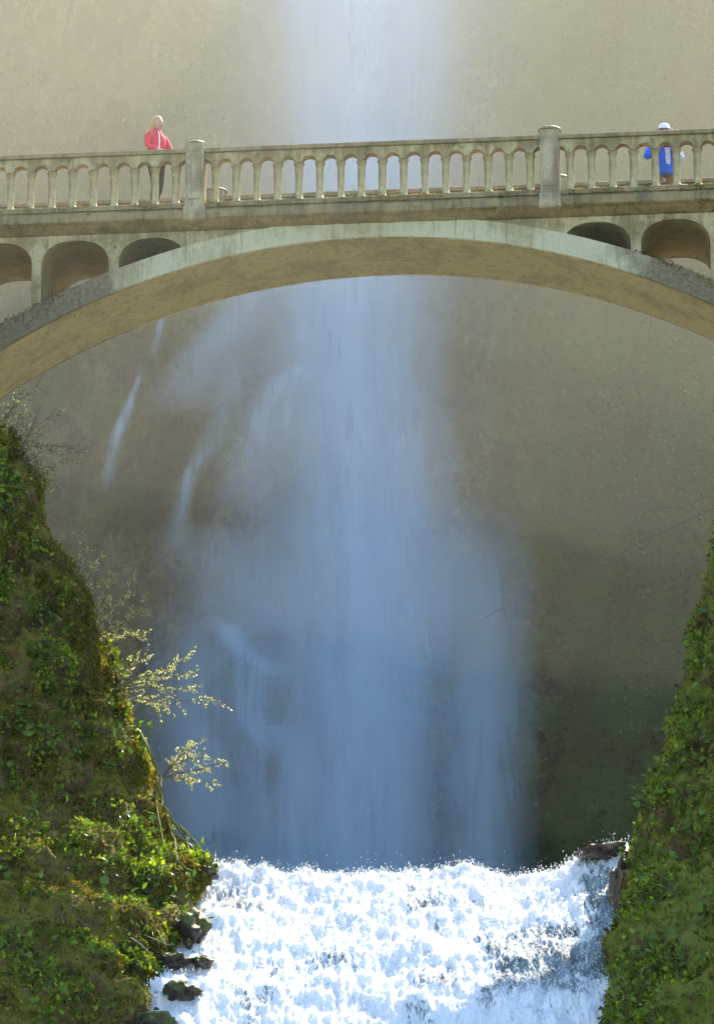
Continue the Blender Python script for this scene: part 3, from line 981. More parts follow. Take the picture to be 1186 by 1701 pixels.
for side in (0, 1):
    f0 = 0.0 if side == 0 else W - 0.26
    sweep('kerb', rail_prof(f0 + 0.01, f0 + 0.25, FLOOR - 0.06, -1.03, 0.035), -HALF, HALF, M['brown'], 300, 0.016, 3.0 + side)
    for a, b in zip(POSTS[:-1], POSTS[1:]):
        x0, x1 = a + 0.17, b - 0.17
        if side == 0 or True:
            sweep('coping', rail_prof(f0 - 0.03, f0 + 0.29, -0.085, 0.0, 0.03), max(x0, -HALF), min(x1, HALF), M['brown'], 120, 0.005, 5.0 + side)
        # arcaded lintel: round-headed openings between balusters
        nb = int(round((b - a) / BAL)) - 1
        cx = (a + b) / 2
        centers = [cx + (i - (nb - 1) / 2) * BAL for i in range(nb)]
        V, lo, hi, xs_ = [], [], [], []
        hw = BAL / 2 - 0.062
        for x in sorted(set(list(np.linspace(x0, x1, 420)))):
            # nearest opening centre lies half way between two balusters
            k = round((x - centers[0]) / BAL - 0.5)
            oc_ = centers[0] + (k + 0.5) * BAL
            t = abs(x - oc_) / hw
            zt = -0.325 + (0.115 * math.sqrt(max(0, 1 - t * t)) if t < 1 else 0)
            xs_.append(x)
            lo.append(zt)
            hi.append(-0.086)
        strip('lintel', xs_, lo, hi, f0 + 0.03, f0 + 0.23, M['pale'])
        if side == 0:
            front_centers = centers if a == -3.21 else None
        for x in centers:
            if abs(x) > 8.9: continue
            if 'bal_mesh' not in globals():
                prof_b = [(0.050, -0.330), (0.092, -0.328), (0.095, -0.345), (0.088, -0.362), (0.078, -0.375), (0.071, -0.40), (0.070, -0.50), (0.069, -0.65), (0.067, -0.80), (0.064, -0.93), (0.066, -0.985), (0.080, -1.00), (0.088, -1.02), (0.088, -1.06)]
                bm = bmesh.new()
                rings = []
                for r_, z_ in prof_b:
                    rings.append([bm.verts.new((r_ * (abs(math.cos(t)) ** 0.8) * math.copysign(1, math.cos(t)), r_ * (abs(math.sin(t)) ** 0.8) * math.copysign(1, math.sin(t)), z_)) for t in np.linspace(0, 2 * math.pi, 13)[:-1]])
                for r0, r1 in zip(rings[:-1], rings[1:]):
                    for s in range(12):
                        bm.faces.new((r0[s], r0[(s + 1) % 12], r1[(s + 1) % 12], r1[s]))
                bal_mesh = bm_mesh('baluster', bm)
                bal_mesh.materials.append(M['pale'])
                bal_mesh.polygons.foreach_set('use_smooth', [True] * len(bal_mesh.polygons))
            bo = bpy.data.objects.new('baluster', bal_mesh)
            C.objects.link(bo)
            bo.parent = bridge
            bo.location = (x, f0 + 0.13, 0)
            bo.rotation_euler = (random.uniform(-.008, .008), random.uniform(-.008, .008), random.uniform(-0.2, 0.2))
            bo.scale = (random.uniform(.92, 1.06), random.uniform(.95, 1.05), 1.0)
    for px_ in POSTS:
        bm = bmesh.new()
        bevel_box(bm, px_ - 0.175, px_ + 0.175, f0 - 0.055, f0 + 0.30, -1.36, 0.10, 0.03, 2)
        bevel_box(bm, px_ - 0.12, px_ + 0.12, f0 - 0.075, f0 - 0.04, -1.0, -0.10, 0.012, 1)
        bevel_box(bm, px_ - 0.205, px_ + 0.205, f0 - 0.08, f0 + 0.31, -1.40, -1.12, 0.04, 2)
        po = link('post', bm_mesh('post', bm), M['post'], bridge)
        # shallow domed cap
        V, F = [], []
        ns = 20
        capp = [(0.0, 0.185), (0.10, 0.178), (0.18, 0.160), (0.215, 0.138), (0.22, 0.120), (0.205, 0.10), (0.0, 0.10)]
        if px_ < 0 and side == 0:
            capp = [(0.0, 0.165), (0.10, 0.16), (0.165, 0.145), (0.185, 0.125), (0.185, 0.112), (0.175, 0.10), (0.0, 0.10)]
        bm = bmesh.new()
        rings = []
        for r_, z_ in capp:
            rings.append([bm.verts.new((px_ + r_ * math.cos(t), f0 + 0.122 + r_ * math.sin(t), z_)) for t in np.linspace(0, 2 * math.pi, ns + 1)[:-1]])
        for r0, r1 in zip(rings[:-1], rings[1:]):
            for s in range(ns):
                bm.faces.new((r0[s], r0[(s + 1) % ns], r1[(s + 1) % ns], r1[s]))
        bmesh.ops.remove_doubles(bm, verts=bm.verts[:], dist=1e-5)
        co = link('cap', bm_mesh('cap', bm), M['post'], po, smooth=True)

for s_ in (-1, 1):
    bm = bmesh.new()
    bevel_box(bm, min(s_ * 8.3, s_ * 12.2), max(s_ * 8.3, s_ * 12.2), ARCH_Y0 + .1, ARCH_Y1 - .1, -9.0, DECK_LO + .02, .03, 2)
    link('abutment', bm_mesh('abutment', bm), M['pale'], bridge)

# moss tufts along kerbs and fascia, one mass
cnt = 14000
b = np.stack([rng.uniform(-7.6, 7.6, cnt), rng.uniform(-0.02, 0.05, cnt), rng.choice([-1.03, -1.10, -1.35], cnt) + rng.normal(0, .035, cnt)], 1)
keep = fbm(b, (1.6, 1.6, 3.0), 4, off=(3, 3, 3)) + rng.normal(0, 0.2, cnt) > 0.12
b = b[keep]
V, F = leaf_cloud(b, np.tile((0, -1.0, 0.2), (len(b), 1)), rng.uniform(0.015, 0.05, len(b)), 0.7, 0.4, 0.4)
o = link('moss', mesh_np('moss', V, F, {'var': np.repeat(np.clip(rng.normal(0.5, 0.25, len(b)), 0, 1), 4)}), M['moss'], bridge)
tag(o, kind='stuff')
# growth on the haunches of the arch
cnt = 7000
ang = np.concatenate([rng.uniform(-7.8, -4.7, cnt // 2), rng.uniform(4.6, 7.8, cnt - cnt // 2)])
ez = np.array([extrados(x) for x in ang])
b = np.stack([ang, rng.uniform(ARCH_Y0 - .05, ARCH_Y0 + .25, cnt), ez - rng.exponential(.10, cnt) * np.clip((np.abs(ang) - 4.4) / 1.2, 0, 1) + .03], 1)
keep = (fbm(b, 1.3, 4, off=(8, 3, 3)) + rng.normal(0, .25, cnt) + .35 * (np.abs(ang) - 5.6)) > .0
b = b[keep]
V, F = leaf_cloud(b, np.tile((0, -.6, .6), (len(b), 1)), rng.uniform(.02, .07, len(b)), .7, .3, .4)
o = link('moss', mesh_np('moss', V, F, {'var': np.repeat(np.clip(rng.normal(.35, .22, len(b)) + .5 * smooth(5.3, 5.7, b[:, 0]) * smooth(6.6, 6.2, b[:, 0]), 0, 1), 4)}), M['moss'], bridge)
tag(o, kind='stuff')

# ================================================================ PLANTS AND STONES BESIDE THE LOWER FALL
def project(P):
    v = P - np.array(CAM)
    d = v @ np.array(FW)
    return IMG_W / 2 + FPX * v[..., 0] / d, IMG_H / 2 - FPX * (v @ np.array(UP)) / d, d


PJ = {}
for key, P, cl in (('L', PL, CL), ('R', PR, CR)):
    px, py, dd = project(P)
    PJ[key] = (px, py, dd, np.where((cl > 1.5) & (cl < 7.4), 0.0, 1e6)[None, :])


def on_wall(key, px, py):
    """spot and normal on a rock wall that the photograph shows at (px, py)"""
    a, b, dd, pen = PJ[key]
    e = (a - px) ** 2 + (b - py) ** 2 + pen
    near = e < e.min() + 60
    dsel = np.where(near, dd, 1e9)
    i = np.unravel_index(dsel.argmin(), dsel.shape)
    P, N = (PL, NLf) if key == 'L' else (PR, NRt)
    return Vector(P[i]), Vector(N[i])


def leaf_mesh(kind):
    if kind == 0:      # broad lobed leaf
        prof_ = [(0, 0), (.30, -.04), (.52, .16), (.40, .36), (.50, .62), (.26, .72), (0, 1.0), (-.26, .72), (-.50, .62), (-.40, .36), (-.52, .16), (-.30, -.04)]
    elif kind == 1:    # heart shaped
        prof_ = [(0, 0), (.26, -.10), (.46, .08), (.44, .36), (.24, .70), (0, 1.0), (-.24, .70), (-.44, .36), (-.46, .08), (-.26, -.10)]
    else:              # long oval
        prof_ = [(0, 0), (.20, .18), (.26, .45), (.17, .78), (0, 1.05), (-.17, .78), (-.26, .45), (-.20, .18)]
    V = [(x, y, 0.28 * abs(x) - 0.22 * y * y) for x, y in prof_]
    V.append((0, 0.42, -0.05))
    k = len(prof_)
    me = bpy.data.meshes.new('leaf')
    me.from_pydata(V, [], [(i, (i + 1) % k, k) for i in range(k)])
    me.materials.append(M['leaf'])
    return me


LEAF = [leaf_mesh(i) for i in range(3)]


def leafy_plant(key, px, py, label, group, size=1.0, kind=None, count=None):
    p, nrm = on_wall(key, px, py)
    kind = random.choice((0, 0, 1, 2)) if kind is None else kind
    t = empty('leafy_plant', p)
    tag(t, label, 'plant', group)
    out_ = (nrm + Vector((0, -0.5, 0.35))).normalized()
    V, F = [], []
    n = count or random.randint(8, 13)
    for i in range(n):
        off = Vector((random.gauss(0, .13), random.gauss(0, .05), random.gauss(0, .12))) * size + out_ * random.uniform(.03, .13) * size
        me = LEAF[kind]
        lo = bpy.data.objects.new('leaf', me)
        C.objects.link(lo)
        lo.parent = t
        lo.location = off
        d = (out_ * 0.7 + off.normalized() * 0.8 + Vector((random.gauss(0, .35), random.gauss(0, .3), -0.25 + random.gauss(0, .3)))).normalized()
        up = (Vector((0, -0.75, 0.9)) + Vector((random.gauss(0, .35), random.gauss(0, .3), random.gauss(0, .3)))).normalized()
        xax = d.cross(up).normalized()
        zax = xax.cross(d)
        s = random.uniform(.07, .135) * size
        lo.matrix_local = Matrix.Translation(off) @ Matrix((xax, d, zax)).transposed().to_4x4() @ Matrix.Scale(s, 4)
        tube(V, F, [(0, 0, 0), tuple(off * .55 + out_ * .02), tuple(off)], [.005, .004, .003], 3)
    me = bpy.data.meshes.new('stem')
    me.from_pydata(V, [], F)
    link('stem', me, M['bark'], t)


ONES = ['', 'first', 'second', 'third', 'fourth', 'fifth', 'sixth', 'seventh', 'eighth', 'ninth', 'tenth', 'eleventh', 'twelfth', 'thirteenth', 'fourteenth', 'fifteenth', 'sixteenth', 'seventeenth', 'eighteenth', 'nineteenth']


def nth(i):
    i += 1
    if i < 20: return ONES[i] + ' '
    if i % 10 == 0: return {2: 'twentieth ', 3: 'thirtieth ', 4: 'fortieth '}[i // 10]
    return {2: 'twenty-', 3: 'thirty-', 4: 'forty-'}[i // 10] + ONES[i % 10] + ' '


LEFT_PLANTS = [(20, 862), (14, 802), (12, 958), (72, 1078), (96, 1072), (45, 1168), (14, 1216), (40, 1205), (78, 1220), (102, 1213), (10, 1292), (101, 1327), (52, 1335), (93, 1361), (63, 1376), (150, 1290), (202, 1260), (188, 1222), (181, 1348), (228, 1348), (160, 1388), (236, 1382),
               (190, 1496), (219, 1490), (211, 1458), (249, 1488), (258, 1462), (17, 1538), (30, 1570), (76, 1576), (164, 1585), (76, 1644), (164, 1669), (80, 1688), (20, 1430), (120, 1440), (232, 1550)]
for px, py in LEFT_PLANTS:
    leafy_plant('L', px, py, nth(sorted(LEFT_PLANTS, key=lambda q: q[1]).index((px, py))) + 'leafy plant from the top on the face of the left mossy rock wall',
                'leafy plants on the left rock wall', random.uniform(.8, 1.15))
leafy_plant('L', 300, 1494, 'larger sunlit leafy plant overhanging the left edge of the foaming water', 'leafy plants at the foam', 1.2, 2, 16)
leafy_plant('L', 326, 1516, 'smaller sunlit leafy plant nearest the left edge of the foaming water', 'leafy plants at the foam', 1.0, 2, 12)
leafy_plant('L', 330, 1418, 'bright leafy plant on the tip of the left wall just above the lip', None, 1.1, 2, 16)
leafy_plant('L', 258, 1216, 'small bright leafy plant sticking out from the left wall edge between two shrubs', None, .8, 1, 9)
RIGHT_PLANTS = [(1091, 1315), (1107, 1285), (1141, 1273), (1133, 1365), (1099, 1378), (1116, 1412), (1091, 1454), (1150, 1390), (1078, 1345), (1120, 1330), (1099, 1547), (1065, 1580), (1091, 1593), (1141, 1568), (1133, 1593), (1103, 1644), (1082, 1682), (1146, 1652), (1137, 1534), (1171, 1488),
                (1168, 1000), (1176, 955), (1160, 1065), (1168, 1120), (1152, 1170), (1128, 1215), (1122, 1252), (1160, 1225), (1172, 1320), (1110, 1480), (1060, 1420)]
for px, py in RIGHT_PLANTS:
    leafy_plant('R', px, py, nth(sorted(RIGHT_PLANTS, key=lambda q: q[1]).index((px, py))) + 'bright leafy plant from the top on the right rock wall',
                'leafy plants on the right rock wall', random.uniform(.8, 1.2), random.choice((1, 1, 0)))


M['reddish'] = plain('reddish_twig', (0.26, 0.15, 0.10), .8, .3, 30)


def shrub(base, tips, label, leaves=90, size=.045, Yd=66.0, bare=False, name='shrub', yspread=.5, thick=.016):
    b = at(base[0], base[1], Yd)
    t = empty(name, b)
    tag(t, label, 'shrub')
    LP, LN = [], []
    for k, tip in enumerate(tips):
        e = at(tip[0], tip[1], Yd + random.uniform(-yspread, yspread)) - b
        V, F = [], []
        n = 7
        pts = [Vector((0, 0, 0))]
        side = Vector((random.gauss(0, .06), random.gauss(0, .06), random.gauss(0, .05)))
        for i in range(1, n + 1):
            f_ = i / n
            pts.append(e * f_ + side * math.sin(f_ * math.pi) * e.length + Vector((random.gauss(0, .008), random.gauss(0, .008), random.gauss(0, .008))))
        tube(V, F, pts, [thick * (1 - .8 * i / n) for i in range(n + 1)], 5)
        for i in range(2, n + 1):
            for q in range(2 if not bare else 3):
                d = (e.normalized() + Vector((random.gauss(0, .6), random.gauss(0, .6), random.gauss(0, .55)))).normalized()
                L = e.length * random.uniform(.12, .32)
                mid = pts[i] + d * L * .5 + Vector((0, 0, random.gauss(0, .02)))
                end = pts[i] + d * L + Vector((0, 0, random.gauss(0, .03)))
                tube(V, F, [pts[i], mid, end], [.005, .0035, .002], 4)
                if bare:
                    for _ in range(2):
                        d2 = (d + Vector((random.gauss(0, .7), random.gauss(0, .6), random.gauss(0, .7)))).normalized()
                        tube(V, F, [mid, mid + d2 * L * .5], [.003, .0015], 3)
                for _ in range(leaves):
                    f_ = random.uniform(.15, 1)
                    LP.append(pts[i].lerp(end, f_) + Vector((random.gauss(0, .012), random.gauss(0, .012), random.gauss(0, .012))))
                    LN.append(d)
        me = bpy.data.meshes.new('branch')
        me.from_pydata([tuple(v) for v in V], [], F)
        link('branch', me, M['bark'], t, smooth=True)
    if LP:
        LPn, LNn = np.array([tuple(v) for v in LP]), np.array([tuple(v) for v in LN])
        V, F = leaf_cloud(LPn, LNn, rng.uniform(size * .7, size * 1.5, len(LPn)), .7, .1, .6)
        o = link('foliage', mesh_np('foliage', V, F, {'var': np.repeat(np.clip(rng.normal(.5, .3, len(LPn)), 0, 1), 4)}), M['shrubleaf'], t)
        tag(o, kind='stuff')
    return t


shrub((135, 985), [(141, 905), (168, 930), (150, 945), (175, 965)], 'topmost backlit shrub with pale leaves on the edge of the left wall', 13, .036)
shrub((158, 1060), [(190, 975), (222, 965), (236, 1005), (236, 1050), (212, 1030), (180, 1000)], 'wide backlit shrub fanning out from a mossy knob on the left wall', 14, .036, thick=.016)
shrub((190, 1145), [(240, 1090), (300, 1098), (302, 1120), (345, 1158), (270, 1180), (262, 1130), (320, 1148)], 'largest backlit shrub reaching towards the upper fall from the left wall', 13, .036, thick=.016)
shrub((272, 1290), [(320, 1242), (335, 1258), (360, 1268), (350, 1300), (318, 1296), (312, 1240)], 'lowest backlit shrub with pale leaves on the left wall edge', 12, .034)
shrub((-8, 735), [(30, 655), (62, 640), (95, 690), (128, 750), (120, 762), (78, 800), (60, 720)], 'bare twiggy shrub at the top of the left wall below the arch', 3, .03, 66.3, True, 'bare_shrub', thick=.009)
shrub((20, 790), [(60, 760), (58, 700), (100, 770)], 'small bare shrub beneath the twiggy one on the left wall', 2, .03, 66.0, True, 'bare_shrub', thick=.01)

shrub((12, 745), [(10, 680), (40, 690), (62, 735), (70, 790), (30, 660)], 'hazy leafy bush on top of the left wall at the picture edge', 9, .034, 66.1, thick=.010)
shrub((52, 800), [(64, 752), (88, 770), (84, 812), (60, 760)], 'small leafy bush just below the hazy one on the left wall', 8, .032, 66.0, thick=.008)

# bare branches that reach out from the right wall
def branch(path, Yd, label, rad, twigs, leaf_at=()):
    pts = [at(x, y, Yd + .1 * i) for i, (x, y) in enumerate(path)]
    t = empty('bare_branch', pts[0])
    tag(t, label, 'branch', None)
    V, F = [], []
    loc = [p - pts[0] for p in pts]
    cur = [Vector(v) for v in catmull([tuple(v) for v in loc], 24)]
    tube(V, F, cur, list(np.linspace(rad, rad * .3, 24)), 5)
    me = bpy.data.meshes.new('stem')
    me.from_pydata(V, [], F)
    link('stem', me, M['reddish'], t, smooth=True)
    for _ in range(twigs):
        V, F = [], []
        i = random.randint(8, 23)
        dirn = (cur[i] - cur[i - 2]).normalized()
        d = (dirn + Vector((random.gauss(0, .4), random.gauss(0, .4), random.gauss(0, .45)))).normalized()
        L = random.uniform(.15, .5)
        tube(V, F, [cur[i], cur[i] + d * L * .5 + Vector((0, 0, random.gauss(0, .03))), cur[i] + d * L], [rad * .35, rad * .25, rad * .12], 4)
        me = bpy.data.meshes.new('twig')
        me.from_pydata(V, [], F)
        link('twig', me, M['bark'], t)
    for x, y in leaf_at:
        p = at(x, y, Yd + .3) - pts[0]
        q = min(cur, key=lambda v: (v - p).length)
        V, F = [], []
        tube(V, F, [q, q.lerp(p, .5) + Vector((0, 0, .03)), p], [.004, .003, .002], 4)
        me = bpy.data.meshes.new('twig')
        me.from_pydata(V, [], F)
        link('twig', me, M['bark'], t)
        for _ in range(9):
            lo = bpy.data.objects.new('leaf', LEAF[2])
            C.objects.link(lo)
            lo.parent = t
            lo.location = p + Vector((random.gauss(0, .07), random.gauss(0, .05), random.gauss(0, .035)))
            lo.rotation_euler = (random.uniform(-.5, .5), random.uniform(-.5, .5), random.uniform(0, 6))
            lo.scale = (.05, .05, .05)


branch([(1200, 838), (1125, 872), (1055, 905), (985, 942), (900, 988), (860, 1003), (820, 1018)], 64.2, 'long thin bare branch reaching left from the right wall into the mist', .0075, 12, [(1010, 911), (925, 945), (1045, 892)])
branch([(1205, 890), (1165, 930), (1130, 975), (1110, 1005)], 64.2, 'short bare branch below the long one on the right wall', .006, 5)
branch([(1215, 830), (1186, 826), (1165, 828), (1140, 845)], 64.2, 'leafy tipped twig at the right edge above the long bare branch', .006, 5, [(1165, 824), (1080, 847), (1150, 846)])

# mossy roots that hang over the tip of the left wall
for k, pth in enumerate(([(232, 1214), (250, 1252), (266, 1292), (270, 1340)], [(258, 1285), (270, 1330), (284, 1380), (300, 1412)], [(273, 1340), (298, 1378), (312, 1400), (316, 1440)], [(298, 1372), (334, 1410), (346, 1436)], [(283, 1383), (312, 1402), (354, 1440)], [(262, 1300), (262, 1345), (272, 1400), (268, 1450)], [(290, 1400), (296, 1430), (322, 1448), (350, 1444)])):
    pts = []
    for x, y in pth:
        p, nrm = on_wall('L', x, y)
        q = at(x, y, p.y - 0.06)
        pts.append(q)
    t0 = pts[0].copy()
    V, F = [], []
    cur = [Vector(v) for v in catmull([tuple(v - t0) for v in pts], 20)]
    cur = [v + Vector((random.gauss(0, .008), random.gauss(0, .008), 0)) for v in cur]
    tube(V, F, cur, [.028 * (1 - .6 * i / 19) * random.uniform(.8, 1.25) for i in range(20)], 7)
    me = bpy.data.meshes.new('hanging_root')
    me.from_pydata(V, [], F)
    o = link('hanging_root', me, M['root'], smooth=True)
    o.location = t0
    tag(o, ['moss-covered root that starts highest, below the largest backlit shrub', 'moss-covered root hanging beside the lowest backlit shrub', 'moss-covered root dropping straight to the left end of the lip', 'short moss-covered root farthest out over the lip', 'moss-covered root slanting down to the flat stone at the lip',
            'moss-covered root hanging deepest against the rock face left of the lip', 'moss-covered root curling sideways along the foot of the wall tip'][k], 'root', 'roots hanging over the left wall tip')

# pale dead twigs lying on the dark rock
for pth, lab in (([(217, 1557), (234, 1568), (252, 1586)], 'pale dead twig lying lower on the dark rock left of the foam'), ([(240, 1553), (262, 1562), (284, 1571)], 'pale dead twig just above the other, nearer the foam')):
    pts = [at(x, y, on_wall('L', x, y)[0].y - 0.10) for x, y in pth]
    V, F = [], []
    tube(V, F, [p - pts[0] for p in pts], [.007, .006, .003], 5)
    me = bpy.data.meshes.new('fallen_twig')
    me.from_pydata([tuple(v) for v in V], [], F)
    o = link('fallen_twig', me, M['twig'], smooth=True)
    o.location = pts[0]
    tag(o, lab, 'twig')


def boulder(px, py, Yd, rx, rz, label, mat, ry=None, seed=0):
    c = at(px, py, Yd)
    bm = bmesh.new()
    bmesh.ops.create_icosphere(bm, subdivisions=4, radius=1.0)
    for v in bm.verts:
        n = v.co.normalized()
        q = n * 1.4 + Vector((seed * 3.1, seed, 0))
        k = 1 + .45 * mnoise.fractal(q, .9, 2.1, 4) + .30 * (.5 - mnoise.turbulence(q * 1.7, 3, True)) + .10 * mnoise.fractal(q * 5, .9, 2.1, 4)
        v.co = Vector((n.x * rx * k, n.y * (ry or rx) * k, n.z * rz * k))
    o = link('boulder', bm_mesh('boulder', bm), mat, smooth=True)
    o.location = c
    tag(o, label, 'rock')


boulder(336, 1452, 64.7, .26, .09, 'flat mossy stone at the left end of the waterfall lip', M['boulder'], .5, 1)
boulder(316, 1548, 63.1, .24, .30, 'dark wet stone under the two sunlit plants left of the foam', M['boulder'], .5, 2)
boulder(334, 1602, 62.2, .16, .10, 'small wet stone jutting into the foam at left', M['boulder'], .4, 3)
boulder(284, 1598, 62.0, .26, .11, 'mossy stone ledge beneath the two pale twigs', M['boulder'], .5, 4)
boulder(296, 1652, 61.2, .30, .17, 'round mossy boulder washed by water near the lower left', M['boulder'], .5, 5)
boulder(252, 1706, 60.2, .30, .20, 'lowest wet boulder at the left edge of the foam', M['boulder'], .5, 6)
boulder(1006, 1424, 65.6, .42, .17, 'brown wet rock showing through the water at the right end of the lip', M['wet'], .6, 7)
boulder(1030, 1490, 63.9, .14, .50, 'tall dark wet rock between falling water and right wall', M['wet'], .4, 8)

# ================================================================ PEOPLE ON THE BRIDGE
M['skin'] = plain('skin', (0.55, 0.33, 0.24), 0.55, .06)
M['red'] = plain('red_jacket', (0.72, 0.035, 0.06), 0.65, .12)
M['white'] = plain('white_cloth', (0.80, 0.80, 0.78), 0.8, .05)
M['print'] = plain('printed_cloth', (0.60, 0.63, 0.66), 0.8, .35, 26)
M['dark'] = plain('dark_trousers', (0.035, 0.035, 0.045), 0.8, .2)
M['tan'] = plain('tan_trousers', (0.25, 0.15, 0.085), 0.8, .2)
M['blue'] = plain('blue_jacket', (0.03, 0.15, 0.80), 0.6, .12)
M['paleblue'] = plain('pale_blue_cloth', (0.50, 0.58, 0.80), 0.7, .2, 14)
M['blond'] = plain('blond_hair', (0.60, 0.42, 0.19), 0.55, .25, 60)
M['grey_hair'] = plain('grey_hair', (0.35, 0.33, 0.30), 0.6, .2, 60)
M['black'] = plain('black_plastic', (0.02, 0.02, 0.022), 0.4, .1)
M['shoe'] = plain('shoe', (0.06, 0.05, 0.05), 0.6, .2)
M['lips'] = plain('lips', (0.45, 0.12, 0.11), 0.5, .05)


def skin(name, verts, edges, mat, parent, sub=2):
    """verts: (x, y, z, radius); grown with a Skin modifier and smoothed"""
    me = bpy.data.meshes.new(name)
    me.from_pydata([v[:3] for v in verts], edges, [])
    o = bpy.data.objects.new(name, me)
    C.objects.link(o)
    o.modifiers.new('skin', 'SKIN')
    sv = me.skin_vertices[0].data
    for i, v in enumerate(verts):
        sv[i].radius = (v[3], v[3] if len(v) < 5 else v[4])
        sv[i].use_root = (i == 0)
    ss = o.modifiers.new('sub', 'SUBSURF')
    ss.levels = sub
    ss.render_levels = sub
    bpy.context.view_layer.update()
    dg = bpy.context.evaluated_depsgraph_get()
    new = bpy.data.meshes.new_from_object(o.evaluated_get(dg))
    o.modifiers.clear()
    o.data = new
    new.materials.clear()
    new.materials.append(mat)
    new.polygons.foreach_set('use_smooth', [True] * len(new.polygons))
    o.parent = parent
    return o


def ball(name, c, r, mat, parent, sub=2):
    bm = bmesh.new()
    bmesh.ops.create_icosphere(bm, subdivisions=sub, radius=1)
    for v in bm.verts:
        v.co = Vector((c[0] + v.co.x * r[0], c[1] + v.co.y * r[1], c[2] + v.co.z * r[2]))
    return link(name, bm_mesh(name, bm), mat, parent, smooth=True)


def loft(name, rings, mat, parent, ns=20, fold=.0):
    """rings: (x, z, half depth, half width)"""
    bm = bmesh.new()
    rr = []
    for k, (x, z, a, b) in enumerate(rings):
        rr.append([bm.verts.new((x + a * math.cos(t_) * (1 + fold * math.sin(5 * t_ + k)), b * math.sin(t_) * (1 + fold * math.cos(4 * t_ - k)), z)) for t_ in np.linspace(0, 2 * math.pi, ns + 1)[:-1]])
    for r0, r1 in zip(rr[:-1], rr[1:]):
        for q in range(ns):
            bm.faces.new((r0[q], r0[(q + 1) % ns], r1[(q + 1) % ns], r1[q]))
    bm.faces.new(rr[0])
    bm.faces.new(rr[-1][::-1])
    return link(name, bm_mesh(name, bm), mat, parent, smooth=True)


